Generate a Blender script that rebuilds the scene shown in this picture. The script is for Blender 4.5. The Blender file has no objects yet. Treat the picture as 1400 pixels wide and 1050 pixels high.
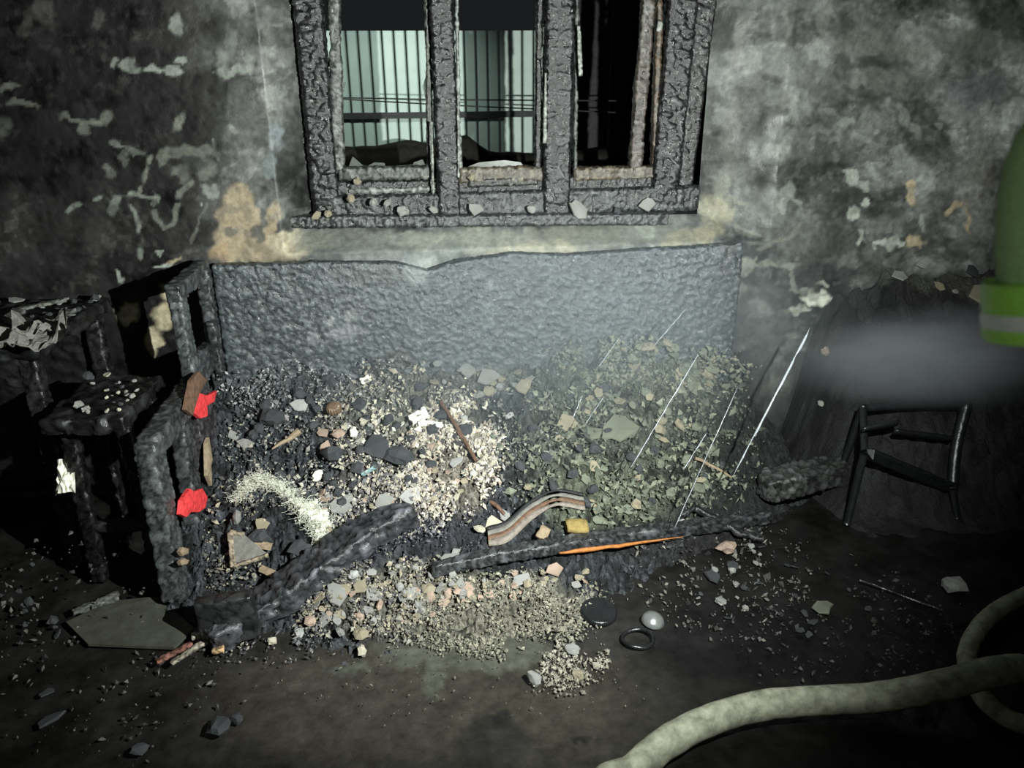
import bpy, math, random
import numpy as np
from mathutils import Vector, Matrix

random.seed(7)
rng = np.random.default_rng(7)
SC = bpy.context.scene
COL = SC.collection

# ------------------------------------------------------------------ camera
PITCH, YAW, ROLL, FPX = math.radians(21), math.radians(6), math.radians(-0.5), 1050.0
CAM = np.array([0.0, -2.95, 1.5])
_f = np.array([math.sin(YAW) * math.cos(PITCH), math.cos(YAW) * math.cos(PITCH), -math.sin(PITCH)])
_r = np.array([math.cos(YAW), -math.sin(YAW), 0.0])
_u = np.cross(_r, _f)
_r, _u = _r * math.cos(ROLL) + _u * math.sin(ROLL), -_r * math.sin(ROLL) + _u * math.cos(ROLL)
cd = bpy.data.cameras.new('camera')
cam = bpy.data.objects.new('camera', cd)
COL.objects.link(cam)
cd.sensor_width = 36.0
cd.lens = FPX / 1400.0 * 36.0
cd.clip_start = 0.02
cd.dof.use_dof = True
cd.dof.focus_distance = 2.45
cd.dof.aperture_fstop = 4.0
cam.matrix_world = Matrix(((_r[0], _u[0], -_f[0], CAM[0]), (_r[1], _u[1], -_f[1], CAM[1]), (_r[2], _u[2], -_f[2], CAM[2]), (0, 0, 0, 1)))
SC.camera = cam

# ------------------------------------------------------------------ light and exposure
SC.view_settings.view_transform = 'Standard'
SC.view_settings.look = 'None'
SC.view_settings.exposure = 0.0
SC.view_settings.gamma = 1.0
SC.view_settings.use_curve_mapping = False
w = bpy.data.worlds.new('night')
SC.world = w
w.use_nodes = True
w.node_tree.nodes['Background'].inputs[0].default_value = (0.30, 0.33, 0.36, 1)
w.node_tree.nodes['Background'].inputs[1].default_value = 0.034


def spot(name, loc, aim, watts, angle, blend, radius, color):
    d = bpy.data.lights.new(name, 'SPOT')
    d.energy, d.spot_size, d.spot_blend, d.shadow_soft_size, d.color = watts, math.radians(angle), blend, radius, color
    o = bpy.data.objects.new(name, d)
    COL.objects.link(o)
    o.location = loc
    o.rotation_euler = (Vector(aim) - Vector(loc)).to_track_quat('-Z', 'Y').to_euler()
    return o


# the torch held in front of the firefighter at the right
spot('hand_torch', (0.64, -2.20, 1.37), (-0.02, -0.05, 0.95), 500, 129, 1.0, 0.012, (0.95, 1.0, 0.95))
# added unseen fill light beyond the window, brightening the fence
spot('fence_fill', (-0.35, 0.60, 1.95), (-0.22, 2.0, 1.48), 50, 60, 1.0, 0.05, (0.86, 1.0, 0.94))
# added fill light at the camera, for the sleeve and the blacks
pl = bpy.data.lights.new('camera_fill', 'POINT')
pl.energy, pl.shadow_soft_size, pl.color = 4.0, 0.02, (0.95, 1.0, 0.93)
plo = bpy.data.objects.new('camera_fill', pl)
COL.objects.link(plo)
plo.location = (0.05, -2.93, 1.56)
spot('camera_fill_spot', (0.05, -2.92, 1.56), (-0.25, -0.7, 0.42), 4.5, 82, 1.0, 0.01, (0.97, 1.0, 0.93))  # second added fill from the camera, aimed at the heap


# ------------------------------------------------------------------ pixel <-> world helpers
def ray(px, py):
    return _f + (px - 700) / FPX * _r + (525 - py) / FPX * _u


def onY(px, py, Y):
    d = ray(px, py)
    return CAM + d * (Y - CAM[1]) / d[1]


def onZ(px, py, Z):
    d = ray(px, py)
    return CAM + d * (Z - CAM[2]) / d[2]


def onX(px, py, X):
    d = ray(px, py)
    return CAM + d * (X - CAM[0]) / d[0]


def project(P):
    d = np.asarray(P) - CAM
    z = d @ _f
    return 700 + FPX * (d @ _r) / z, 525 - FPX * (d @ _u) / z


# ------------------------------------------------------------------ numpy noise
def _hash(i, j, k, s=0):
    n = (i * 374761393 + j * 668265263 + k * 2147483647 + s * 974634413) & 0xFFFFFFFF
    n = ((n ^ (n >> 13)) * 1274126177) & 0xFFFFFFFF
    n = ((n ^ (n >> 16)) * 2246822519) & 0xFFFFFFFF
    return ((n ^ (n >> 15)) & 0xFFFFFF) / float(0xFFFFFF)


def vnoise(P, s=0):
    P = np.asarray(P, float)
    I = np.floor(P).astype(np.int64)
    f = P - I
    f = f * f * (3 - 2 * f)
    o = 0
    for a in (0, 1):
        for b in (0, 1):
            for c in (0, 1):
                wgt = (f[:, 0] if a else 1 - f[:, 0]) * (f[:, 1] if b else 1 - f[:, 1]) * (f[:, 2] if c else 1 - f[:, 2])
                o = o + wgt * _hash(I[:, 0] + a, I[:, 1] + b, I[:, 2] + c, s)
    return o


def fbm(P, octv=4, s=0):
    o, a, t = 0, 1.0, 0
    P = np.asarray(P, float)
    for k in range(octv):
        o = o + a * vnoise(P * 2 ** k + 17.3 * k, s + k)
        t += a
        a *= 0.5
    return o / t


def cells(P, s=0):
    """F1, F2-F1 and a random value of the nearest cell"""
    P = np.asarray(P, float)
    I = np.floor(P).astype(np.int64)
    f1 = np.full(len(P), 9.0)
    f2 = f1.copy()
    rv = np.zeros(len(P))
    for a in (-1, 0, 1):
        for b in (-1, 0, 1):
            for c in (-1, 0, 1):
                J = I + np.array([a, b, c])
                q = np.stack([J[:, 0] + _hash(J[:, 0], J[:, 1], J[:, 2], s + 1), J[:, 1] + _hash(J[:, 0], J[:, 1], J[:, 2], s + 2),
                              J[:, 2] + _hash(J[:, 0], J[:, 1], J[:, 2], s + 3)], 1)
                d = np.sqrt(((q - P) ** 2).sum(1))
                near = d < f1
                f2 = np.where(near, f1, np.minimum(f2, d))
                rv = np.where(near, _hash(J[:, 0], J[:, 1], J[:, 2], s + 4), rv)
                f1 = np.where(near, d, f1)
    return f1, f2 - f1, rv


def sstep(a, b, x):
    t = np.clip((x - a) / (b - a), 0, 1)
    return t * t * (3 - 2 * t)


# ------------------------------------------------------------------ materials
def mat(name, color=None, rough=0.8, spec=0.4, bump=0.3, scale=60, var=0.5, metal=0.0, rough_var=0.0, emit=None, trans=0.0):
    """colour None reads the mesh's own 'Col' attribute; noise varies it"""
    m = bpy.data.materials.new(name)
    m.use_nodes = True
    nt = m.node_tree
    N, L = nt.nodes, nt.links
    b = N['Principled BSDF']
    tc = N.new('ShaderNodeTexCoord')
    nz = N.new('ShaderNodeTexNoise')
    nz.inputs['Scale'].default_value = scale
    nz.inputs['Detail'].default_value = 5
    nz.inputs['Roughness'].default_value = 0.65
    L.new(tc.outputs['Object'], nz.inputs['Vector'])
    mr = N.new('ShaderNodeMapRange')
    mr.inputs['From Min'].default_value = 0.3
    mr.inputs['From Max'].default_value = 0.7
    mr.inputs['To Min'].default_value = 1 - var
    mr.inputs['To Max'].default_value = 1 + var
    L.new(nz.outputs['Fac'], mr.inputs['Value'])
    mx = N.new('ShaderNodeVectorMath')
    mx.operation = 'SCALE'
    if color is None:
        at = N.new('ShaderNodeAttribute')
        at.attribute_name = 'Col'
        L.new(at.outputs['Color'], mx.inputs[0])
    else:
        mx.inputs[0].default_value = color[:3]
    L.new(mr.outputs['Result'], mx.inputs['Scale'])
    L.new(mx.outputs['Vector'], b.inputs['Base Color'])
    b.inputs['Roughness'].default_value = rough
    if rough_var:
        m2 = N.new('ShaderNodeMapRange')
        m2.inputs['From Min'].default_value = 0.35
        m2.inputs['From Max'].default_value = 0.65
        m2.inputs['To Min'].default_value = rough - rough_var
        m2.inputs['To Max'].default_value = rough + rough_var
        n2 = N.new('ShaderNodeTexNoise')
        n2.inputs['Scale'].default_value = scale * 0.25
        L.new(tc.outputs['Object'], n2.inputs['Vector'])
        L.new(n2.outputs['Fac'], m2.inputs['Value'])
        L.new(m2.outputs['Result'], b.inputs['Roughness'])
    b.inputs['Specular IOR Level'].default_value = spec
    b.inputs['Metallic'].default_value = metal
    b.inputs['Transmission Weight'].default_value = trans
    if bump:
        bp = N.new('ShaderNodeBump')
        bp.inputs['Strength'].default_value = bump
        bp.inputs['Distance'].default_value = 0.01
        L.new(nz.outputs['Fac'], bp.inputs['Height'])
        L.new(bp.outputs['Normal'], b.inputs['Normal'])
    if emit:
        b.inputs['Emission Color'].default_value = (*emit[:3], 1)
        b.inputs['Emission Strength'].default_value = emit[3]
    return m


M = {
    'wall': mat('sooty_plaster', None, 0.62, 0.35, 0.25, 45, 0.28, rough_var=0.22),
    'char': mat('charred_wood', None, 0.30, 0.5, 0.28, 230, 0.35, rough_var=0.13),
    'board': mat('charred_board', None, 0.34, 0.7, 0.35, 200, 0.30, rough_var=0.16),
    'heap': mat('ash_and_char', None, 0.75, 0.35, 0.8, 130, 0.55),
    'plaster': mat('broken_plaster', None, 0.85, 0.25, 0.35, 90, 0.22),
    'floor': mat('wet_sooty_floor', None, 0.5, 0.4, 0.35, 30, 0.4, rough_var=0.2),
    'dark': mat('soot_black', (0.016, 0.016, 0.017), 0.6, 0.4, 0.4, 40, 0.5),
    'blackmetal': mat('burnt_black_metal', (0.01, 0.011, 0.012), 0.28, 0.7, 0.3, 40, 0.4),
    'fence': mat('painted_fence_steel', (0.46, 0.56, 0.51), 0.5, 0.4, 0.03, 8, 0.08),
    'earth': mat('dark_earth', (0.022, 0.02, 0.017), 0.95, 0.1, 0.8, 20, 0.4),
    'fibre': mat('white_fibre', (0.66, 0.67, 0.57), 0.8, 0.2, 0.0, 30, 0.1),
    'red': mat('red_upholstery', (0.72, 0.05, 0.055), 0.6, 0.3, 0.5, 60, 0.45),
    'orange': mat('bared_orange_wood', (0.40, 0.15, 0.04), 0.5, 0.4, 0.3, 60, 0.35),
    'brown': mat('scorched_wood', (0.13, 0.075, 0.048), 0.6, 0.4, 0.4, 60, 0.4),
    'tan': mat('pale_splintered_wood', (0.27, 0.21, 0.14), 0.7, 0.3, 0.4, 60, 0.3),
    'beige': mat('beige_veneer', (0.20, 0.175, 0.15), 0.7, 0.3, 0.4, 60, 0.35),
    'yellow': mat('yellow_foam', (0.24, 0.18, 0.065), 0.8, 0.2, 0.4, 60, 0.3),
    'cyan': mat('pale_blue_plastic', (0.17, 0.26, 0.26), 0.5, 0.4, 0.1, 60, 0.15),
    'paper': mat('white_paper', (0.80, 0.79, 0.70), 0.8, 0.2, 0.1, 60, 0.12),
    'cloth': mat('grey_cloth', (0.17, 0.165, 0.15), 0.85, 0.2, 0.3, 50, 0.3),
    'hose': mat('canvas_hose', (0.36, 0.37, 0.28), 0.75, 0.3, 0.25, 28, 0.5),
    'brownglaze': mat('brown_glaze', (0.15, 0.10, 0.06), 0.3, 0.6, 0.1, 60, 0.3),
    'steel': mat('dull_steel', (0.32, 0.33, 0.33), 0.3, 0.5, 0.1, 60, 0.2, metal=0.6),
    'greencloth': mat('green_coat_fabric', (0.33, 0.52, 0.23), 0.75, 0.3, 0.4, 220, 0.2),
    'trousers': mat('dark_trouser_fabric', (0.02, 0.022, 0.02), 0.8, 0.3, 0.3, 200, 0.2),
    'lime': mat('lime_reflective_tape', (0.32, 0.66, 0.10), 0.45, 0.5, 0.05, 200, 0.1),
    'silver': mat('silver_reflective_tape', (0.62, 0.68, 0.62), 0.35, 0.6, 0.05, 200, 0.1),
    'glove': mat('black_glove', (0.03, 0.03, 0.03), 0.7, 0.3, 0.2, 120, 0.2),
    'rubber': mat('black_rubber', (0.015, 0.015, 0.015), 0.5, 0.4, 0.1, 60, 0.2),
    'skin': mat('skin', (0.55, 0.33, 0.24), 0.5, 0.4, 0.05, 80, 0.08),
    'helmet': mat('helmet_paint', (0.62, 0.58, 0.16), 0.3, 0.5, 0.02, 20, 0.05),
}


def glass_mat(name, tint, rough):
    m = bpy.data.materials.new(name)
    m.use_nodes = True
    b = m.node_tree.nodes['Principled BSDF']
    b.inputs['Base Color'].default_value = (*tint, 1)
    b.inputs['Roughness'].default_value = rough
    b.inputs['Transmission Weight'].default_value = 0.75
    b.inputs['IOR'].default_value = 1.33
    b.inputs['Specular IOR Level'].default_value = 0.8
    return m


M['water'] = glass_mat('aerated_water', (0.86, 0.92, 1.0), 0.12)
M['glass'] = glass_mat('sooty_glass', (0.30, 0.33, 0.30), 0.2)


# ------------------------------------------------------------------ object helpers
def mesh(name, V, F, col=None, smooth=False):
    me = bpy.data.meshes.new(name)
    V = np.asarray(V, float)
    me.from_pydata(V.tolist(), [], F if isinstance(F, list) else F.tolist())
    if col is not None:
        at = me.color_attributes.new('Col', 'FLOAT_COLOR', 'POINT')
        c = np.ones((len(V), 4), np.float32)
        c[:, :3] = col
        at.data.foreach_set('color', c.ravel())
    if smooth:
        me.polygons.foreach_set('use_smooth', np.ones(len(me.polygons), bool))
    me.update()
    return me


def obj(name, me, m=None, parent=None, loc=None, rot=None):
    o = bpy.data.objects.new(name, me)
    COL.objects.link(o)
    if m and me is not None and not me.materials:
        me.materials.append(M[m] if isinstance(m, str) else m)
    if loc is not None:
        o.location = loc
    if rot is not None:
        o.rotation_euler = rot
    if parent:
        o.parent = parent
        o.matrix_parent_inverse = Matrix.Translation(-Vector(parent.location)) if parent.rotation_euler == parent.rotation_euler.__class__() else Matrix()
    return o


def tag(o, label, cat, group=None, kind=None):
    o['label'] = label
    o['category'] = cat
    if group:
        o['group'] = group
    if kind:
        o['kind'] = kind
    return o


def struct(o):
    o['kind'] = 'structure'
    return o


def thing(name, loc, label, cat, group=None):
    o = bpy.data.objects.new(name, None)
    COL.objects.link(o)
    o.location = [float(v) for v in loc]
    o.empty_display_size = 0.1
    return tag(o, label, cat, group)


def grid_faces(nu, nv, base=0, wrap_v=False):
    F = []
    for i in range(nu - 1):
        for j in range(nv if wrap_v else nv - 1):
            j2 = (j + 1) % nv
            F.append((base + i * nv + j, base + (i + 1) * nv + j, base + (i + 1) * nv + j2, base + i * nv + j2))
    return F


def box_surface(hx, hy, hz, res):
    """closed box surface as one welded grid"""
    n = [max(2, int(round(2 * h / res)) + 1) for h in (hx, hy, hz)]
    idx, V, F = {}, [], []

    def vid(i, j, k):
        key = (i, j, k)
        if key not in idx:
            idx[key] = len(V)
            V.append((-hx + 2 * hx * i / (n[0] - 1), -hy + 2 * hy * j / (n[1] - 1), -hz + 2 * hz * k / (n[2] - 1)))
        return idx[key]
    for a, b, c in ((0, 1, 2), (1, 2, 0), (2, 0, 1)):
        for side in (0, n[c] - 1):
            for i in range(n[a] - 1):
                for j in range(n[b] - 1):
                    q = []
                    for di, dj in ((0, 0), (1, 0), (1, 1), (0, 1)):
                        t = [0, 0, 0]
                        t[a], t[b], t[c] = i + di, j + dj, side
                        q.append(vid(*t))
                    F.append(tuple(q if side else q[::-1]))
    return np.array(V), F


def axes(p0, p1, up=(0, 0, 1)):
    p0, p1 = np.asarray(p0, float), np.asarray(p1, float)
    x = p1 - p0
    L = np.linalg.norm(x)
    x = x / L
    z = np.asarray(up, float)
    z = z - x * (z @ x)
    z = z / np.linalg.norm(z)
    return L, np.stack([x, np.cross(z, x), z], 1), (p0 + p1) / 2


def char_mesh(name, p0, p1, width, height, up=(0, 0, 1), res=0.008, cell=0.024, amp=0.004, rag=0.0, col=(0.028, 0.028, 0.030), ash=0.25, seed=0,
              rnd=None, warp=None, ashcol=(0.12, 0.125, 0.13), asp=(1.1, 1, 1)):
    """a burnt timber: rounded box between two points, its skin split into char cells"""
    L, R, c = axes(p0, p1, up)
    hx, hy, hz = L / 2, width / 2, height / 2
    V, F = box_surface(hx, hy, hz, res)
    rr = rnd if rnd else min(hy, hz) * 0.35
    inner = np.clip(V, -np.array([hx - rr, hy - rr, hz - rr]), np.array([hx - rr, hy - rr, hz - rr]))
    n = V - inner
    n = n / np.maximum(np.linalg.norm(n, axis=1, keepdims=True), 1e-9)
    P = inner + n * rr
    S = P / (cell * np.array(asp)) + seed * 13.7 + 3
    f1, edge, rv = cells(S, seed)
    big = fbm(P / 0.09 + seed * 7.1, 3, seed) - 0.5
    bulge = sstep(0.0, 0.24, edge)
    P = P + n * (amp * (bulge - 0.7) + amp * 1.4 * (rv - 0.5) + rag * big)[:, None]
    if warp is not None:
        P = warp(P, L)
    W = P @ R.T + c
    b = (0.25 + 0.75 * bulge) * (0.55 + 0.9 * rv)
    C = np.array(col)[None, :] * b[:, None]
    a = sstep(0.62, 0.85, fbm(P / 0.03 + seed, 3, seed + 5) * 0.6 + rv * 0.45) * ash
    C = C * (1 - a[:, None]) + np.array(ashcol)[None, :] * a[:, None]
    return W, F, C


def char(name, p0, p1, width, height, parent=None, m='char', **k):
    W, F, C = char_mesh(name, p0, p1, width, height, **k)
    return obj(name, mesh(name, W, F, C, True), m, parent)


def tube_mesh(pts, rad, seg=10, cap=True, wob=0.0, seed=0):
    pts = np.asarray(pts, float)
    n = len(pts)
    rad = np.broadcast_to(np.asarray(rad, float), (n,))
    T = np.gradient(pts, axis=0)
    T /= np.maximum(np.linalg.norm(T, axis=1, keepdims=True), 1e-9)
    u = np.cross(T[0], (0.3, 0.2, 0.93))
    u /= np.linalg.norm(u)
    V = []
    a = np.arange(seg) * 2 * math.pi / seg
    for i in range(n):
        u = u - T[i] * (u @ T[i])
        u /= np.linalg.norm(u)
        v = np.cross(T[i], u)
        V.append(pts[i] + rad[i] * (np.cos(a)[:, None] * u + np.sin(a)[:, None] * v))
    V = np.concatenate(V)
    if wob:
        V = V + (np.stack([vnoise(V / 0.03, seed + q) for q in range(3)], 1) - 0.5) * wob
    F = grid_faces(n, seg, 0, True)
    if cap:
        F.append(tuple(range(seg))[::-1])
        F.append(tuple(range((n - 1) * seg, n * seg)))
    return V, F


def spline(pts, n=40):
    """Catmull-Rom through points"""
    P = np.asarray(pts, float)
    P = np.concatenate([[2 * P[0] - P[1]], P, [2 * P[-1] - P[-2]]])
    out = []
    segs = len(P) - 3
    for t in np.linspace(0, segs - 1e-6, n):
        i = int(t)
        f = t - i
        a, b, c, d = P[i:i + 4]
        out.append(0.5 * (2 * b + (c - a) * f + (2 * a - 5 * b + 4 * c - d) * f * f + (3 * b - a - 3 * c + d) * f ** 3))
    return np.array(out)


def join(parts):
    V, F, n = [], [], 0
    for v, f in parts:
        V.append(np.asarray(v, float))
        F += [tuple(i + n for i in q) for q in f]
        n += len(v)
    return np.concatenate(V), F


def lathe(prof, seg=28, ridge=0.0, nr=14):
    V = []
    for r, z in prof:
        for k in range(seg):
            a = 2 * math.pi * k / seg
            rr = r * (1 + ridge * math.cos(nr * a))
            V.append((rr * math.cos(a), rr * math.sin(a), z))
    F = [q[::-1] for q in grid_faces(len(prof), seg, 0, True)]
    F.append(tuple(range(seg))[::-1])
    F.append(tuple(range((len(prof) - 1) * seg, len(prof) * seg)))
    return np.array(V), F


def blobs(px, py, base, lst, seed=0, warp=9.0, fine=4.0, soft=None):
    """stains and painted glare with ragged outlines: lst of (cx, cy, rx, ry, angle, colour, strength)"""
    Q = np.stack([px, py, px * 0], 1)
    wx = px + (fbm(Q / 38, 3, seed) - 0.5) * warp * 2 + (fbm(Q / 9, 2, seed + 4) - 0.5) * fine * 2
    wy = py + (fbm(Q / 38, 3, seed + 9) - 0.5) * warp * 2 + (fbm(Q / 9, 2, seed + 14) - 0.5) * fine * 2
    C = base.copy()
    for cx, cy, rx, ry, an, c, st in lst:
        ca, sa = math.cos(math.radians(an)), math.sin(math.radians(an))
        dx, dy = wx - cx, wy - cy
        a = ((dx * ca + dy * sa) / rx) ** 2 + ((-dx * sa + dy * ca) / ry) ** 2
        m = (1 - sstep(0.45, 1.45, a)) * st
        if soft is not None:
            m = m * soft
        C = C * (1 - m[:, None]) + np.array(c)[None, :] * m[:, None]
    return C


def lines(px, py, C, lst, seed=0):
    Q = np.stack([px, py, px * 0], 1)
    wx = px + (fbm(Q / 20, 3, seed) - 0.5) * 14
    wy = py + (fbm(Q / 20, 3, seed + 9) - 0.5) * 14
    for pts, wd, c, st in lst:
        best = np.full(len(px), 1e9)
        for (x0, y0), (x1, y1) in zip(pts[:-1], pts[1:]):
            dx, dy = x1 - x0, y1 - y0
            t = np.clip(((wx - x0) * dx + (wy - y0) * dy) / (dx * dx + dy * dy), 0, 1)
            best = np.minimum(best, np.hypot(wx - x0 - t * dx, wy - y0 - t * dy))
        m = (1 - sstep(wd * 0.4, wd, best)) * st * sstep(0.3, 0.5, fbm(Q / 12, 2, seed + 3))
        C = C * (1 - m[:, None]) + np.array(c)[None, :] * m[:, None]
    return C


# ------------------------------------------------------------------ the back wall with its window opening
WY = 0.13                                   # depth of the window plane behind the wall face
il, ir, ib = onY(413, 150, WY)[0], onY(965, 150, WY)[0], onY(650, 300, WY)[2]
ol, orr, ob = onY(366, 150, 0)[0], onY(1072, 150, 0)[0], onY(650, 340, 0)[2]
itop = 2.12
RES = 0.0065
xs = np.unique(np.concatenate([np.arange(-2.4, -1.6, 0.04), np.arange(-1.6, 2.5, RES), np.arange(2.5, 3.0, 0.04), [3.0]]))
zs = np.unique(np.concatenate([np.arange(0, 0.4, 0.04), np.arange(0.4, 1.92, RES), np.arange(1.92, 2.6, 0.04), [2.6]]))
X, Z = np.meshgrid(xs, zs, indexing='ij')
x, z = X.ravel(), Z.ravel()
dx = np.maximum(np.maximum((il - x) / (il - ol), (x - ir) / (orr - ir)), 0)
dz = np.maximum(np.maximum((ib - z) / (ib - ob), (z - itop) / 0.1), 0)
s = np.clip(np.maximum(dx, dz), 0, 1)
N3 = np.stack([x, z, x * 0], 1)
y = WY * (1 - s) + (fbm(N3 / 0.12, 4, 31) - 0.5) * 0.014 + (fbm(N3 / 0.02, 2, 37) - 0.5) * 0.004
px, py = project(np.stack([x, y, z], 1))
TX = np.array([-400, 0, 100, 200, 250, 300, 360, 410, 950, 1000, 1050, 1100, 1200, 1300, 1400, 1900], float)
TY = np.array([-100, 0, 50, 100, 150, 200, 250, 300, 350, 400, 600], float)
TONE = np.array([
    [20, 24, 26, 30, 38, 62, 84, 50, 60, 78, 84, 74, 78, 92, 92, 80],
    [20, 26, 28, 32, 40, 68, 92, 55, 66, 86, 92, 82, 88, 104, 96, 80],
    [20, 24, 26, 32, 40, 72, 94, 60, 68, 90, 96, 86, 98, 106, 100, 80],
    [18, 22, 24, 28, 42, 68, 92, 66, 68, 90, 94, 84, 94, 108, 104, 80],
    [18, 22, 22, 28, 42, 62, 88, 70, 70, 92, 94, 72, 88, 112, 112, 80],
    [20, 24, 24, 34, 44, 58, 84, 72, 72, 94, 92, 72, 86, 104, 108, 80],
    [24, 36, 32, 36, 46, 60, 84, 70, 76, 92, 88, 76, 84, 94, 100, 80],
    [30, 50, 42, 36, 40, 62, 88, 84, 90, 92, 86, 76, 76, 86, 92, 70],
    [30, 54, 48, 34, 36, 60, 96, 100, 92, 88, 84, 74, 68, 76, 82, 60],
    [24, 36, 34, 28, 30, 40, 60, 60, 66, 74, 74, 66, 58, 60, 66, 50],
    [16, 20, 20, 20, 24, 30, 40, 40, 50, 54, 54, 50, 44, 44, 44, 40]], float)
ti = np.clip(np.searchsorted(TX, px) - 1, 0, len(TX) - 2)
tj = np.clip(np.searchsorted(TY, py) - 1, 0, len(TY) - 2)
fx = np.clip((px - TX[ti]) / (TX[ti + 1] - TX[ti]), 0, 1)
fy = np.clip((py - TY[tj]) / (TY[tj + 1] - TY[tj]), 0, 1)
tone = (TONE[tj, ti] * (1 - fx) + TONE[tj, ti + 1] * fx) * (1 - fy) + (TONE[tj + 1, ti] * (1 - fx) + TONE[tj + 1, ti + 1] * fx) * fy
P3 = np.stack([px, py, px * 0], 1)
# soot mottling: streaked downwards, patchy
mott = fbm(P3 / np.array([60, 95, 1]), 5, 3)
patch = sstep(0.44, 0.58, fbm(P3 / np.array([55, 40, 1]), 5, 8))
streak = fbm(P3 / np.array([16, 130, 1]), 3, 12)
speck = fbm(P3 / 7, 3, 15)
tone = tone * np.interp(px, [0, 240, 330, 960, 1080, 1400], [0.80, 0.84, 1.04, 0.90, 0.96, 1.22])  # tone raised towards the right end to offset the torch light's falloff
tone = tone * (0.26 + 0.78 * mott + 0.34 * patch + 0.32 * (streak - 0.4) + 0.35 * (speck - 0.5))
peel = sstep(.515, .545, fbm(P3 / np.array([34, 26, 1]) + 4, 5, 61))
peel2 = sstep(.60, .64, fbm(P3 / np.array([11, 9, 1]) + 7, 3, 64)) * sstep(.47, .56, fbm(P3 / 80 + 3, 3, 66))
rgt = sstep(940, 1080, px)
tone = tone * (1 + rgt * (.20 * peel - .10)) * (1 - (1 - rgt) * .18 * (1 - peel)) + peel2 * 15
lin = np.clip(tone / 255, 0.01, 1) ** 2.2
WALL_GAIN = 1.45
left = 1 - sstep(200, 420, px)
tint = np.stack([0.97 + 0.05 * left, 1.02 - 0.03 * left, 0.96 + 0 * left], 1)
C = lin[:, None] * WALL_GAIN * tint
cr, cg, cw = (0.27, 0.225, 0.15), (0.17, 0.178, 0.15), (0.26, 0.285, 0.25)
ct, dk = (0.36, 0.29, 0.19), (0.012, 0.012, 0.013)
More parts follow.
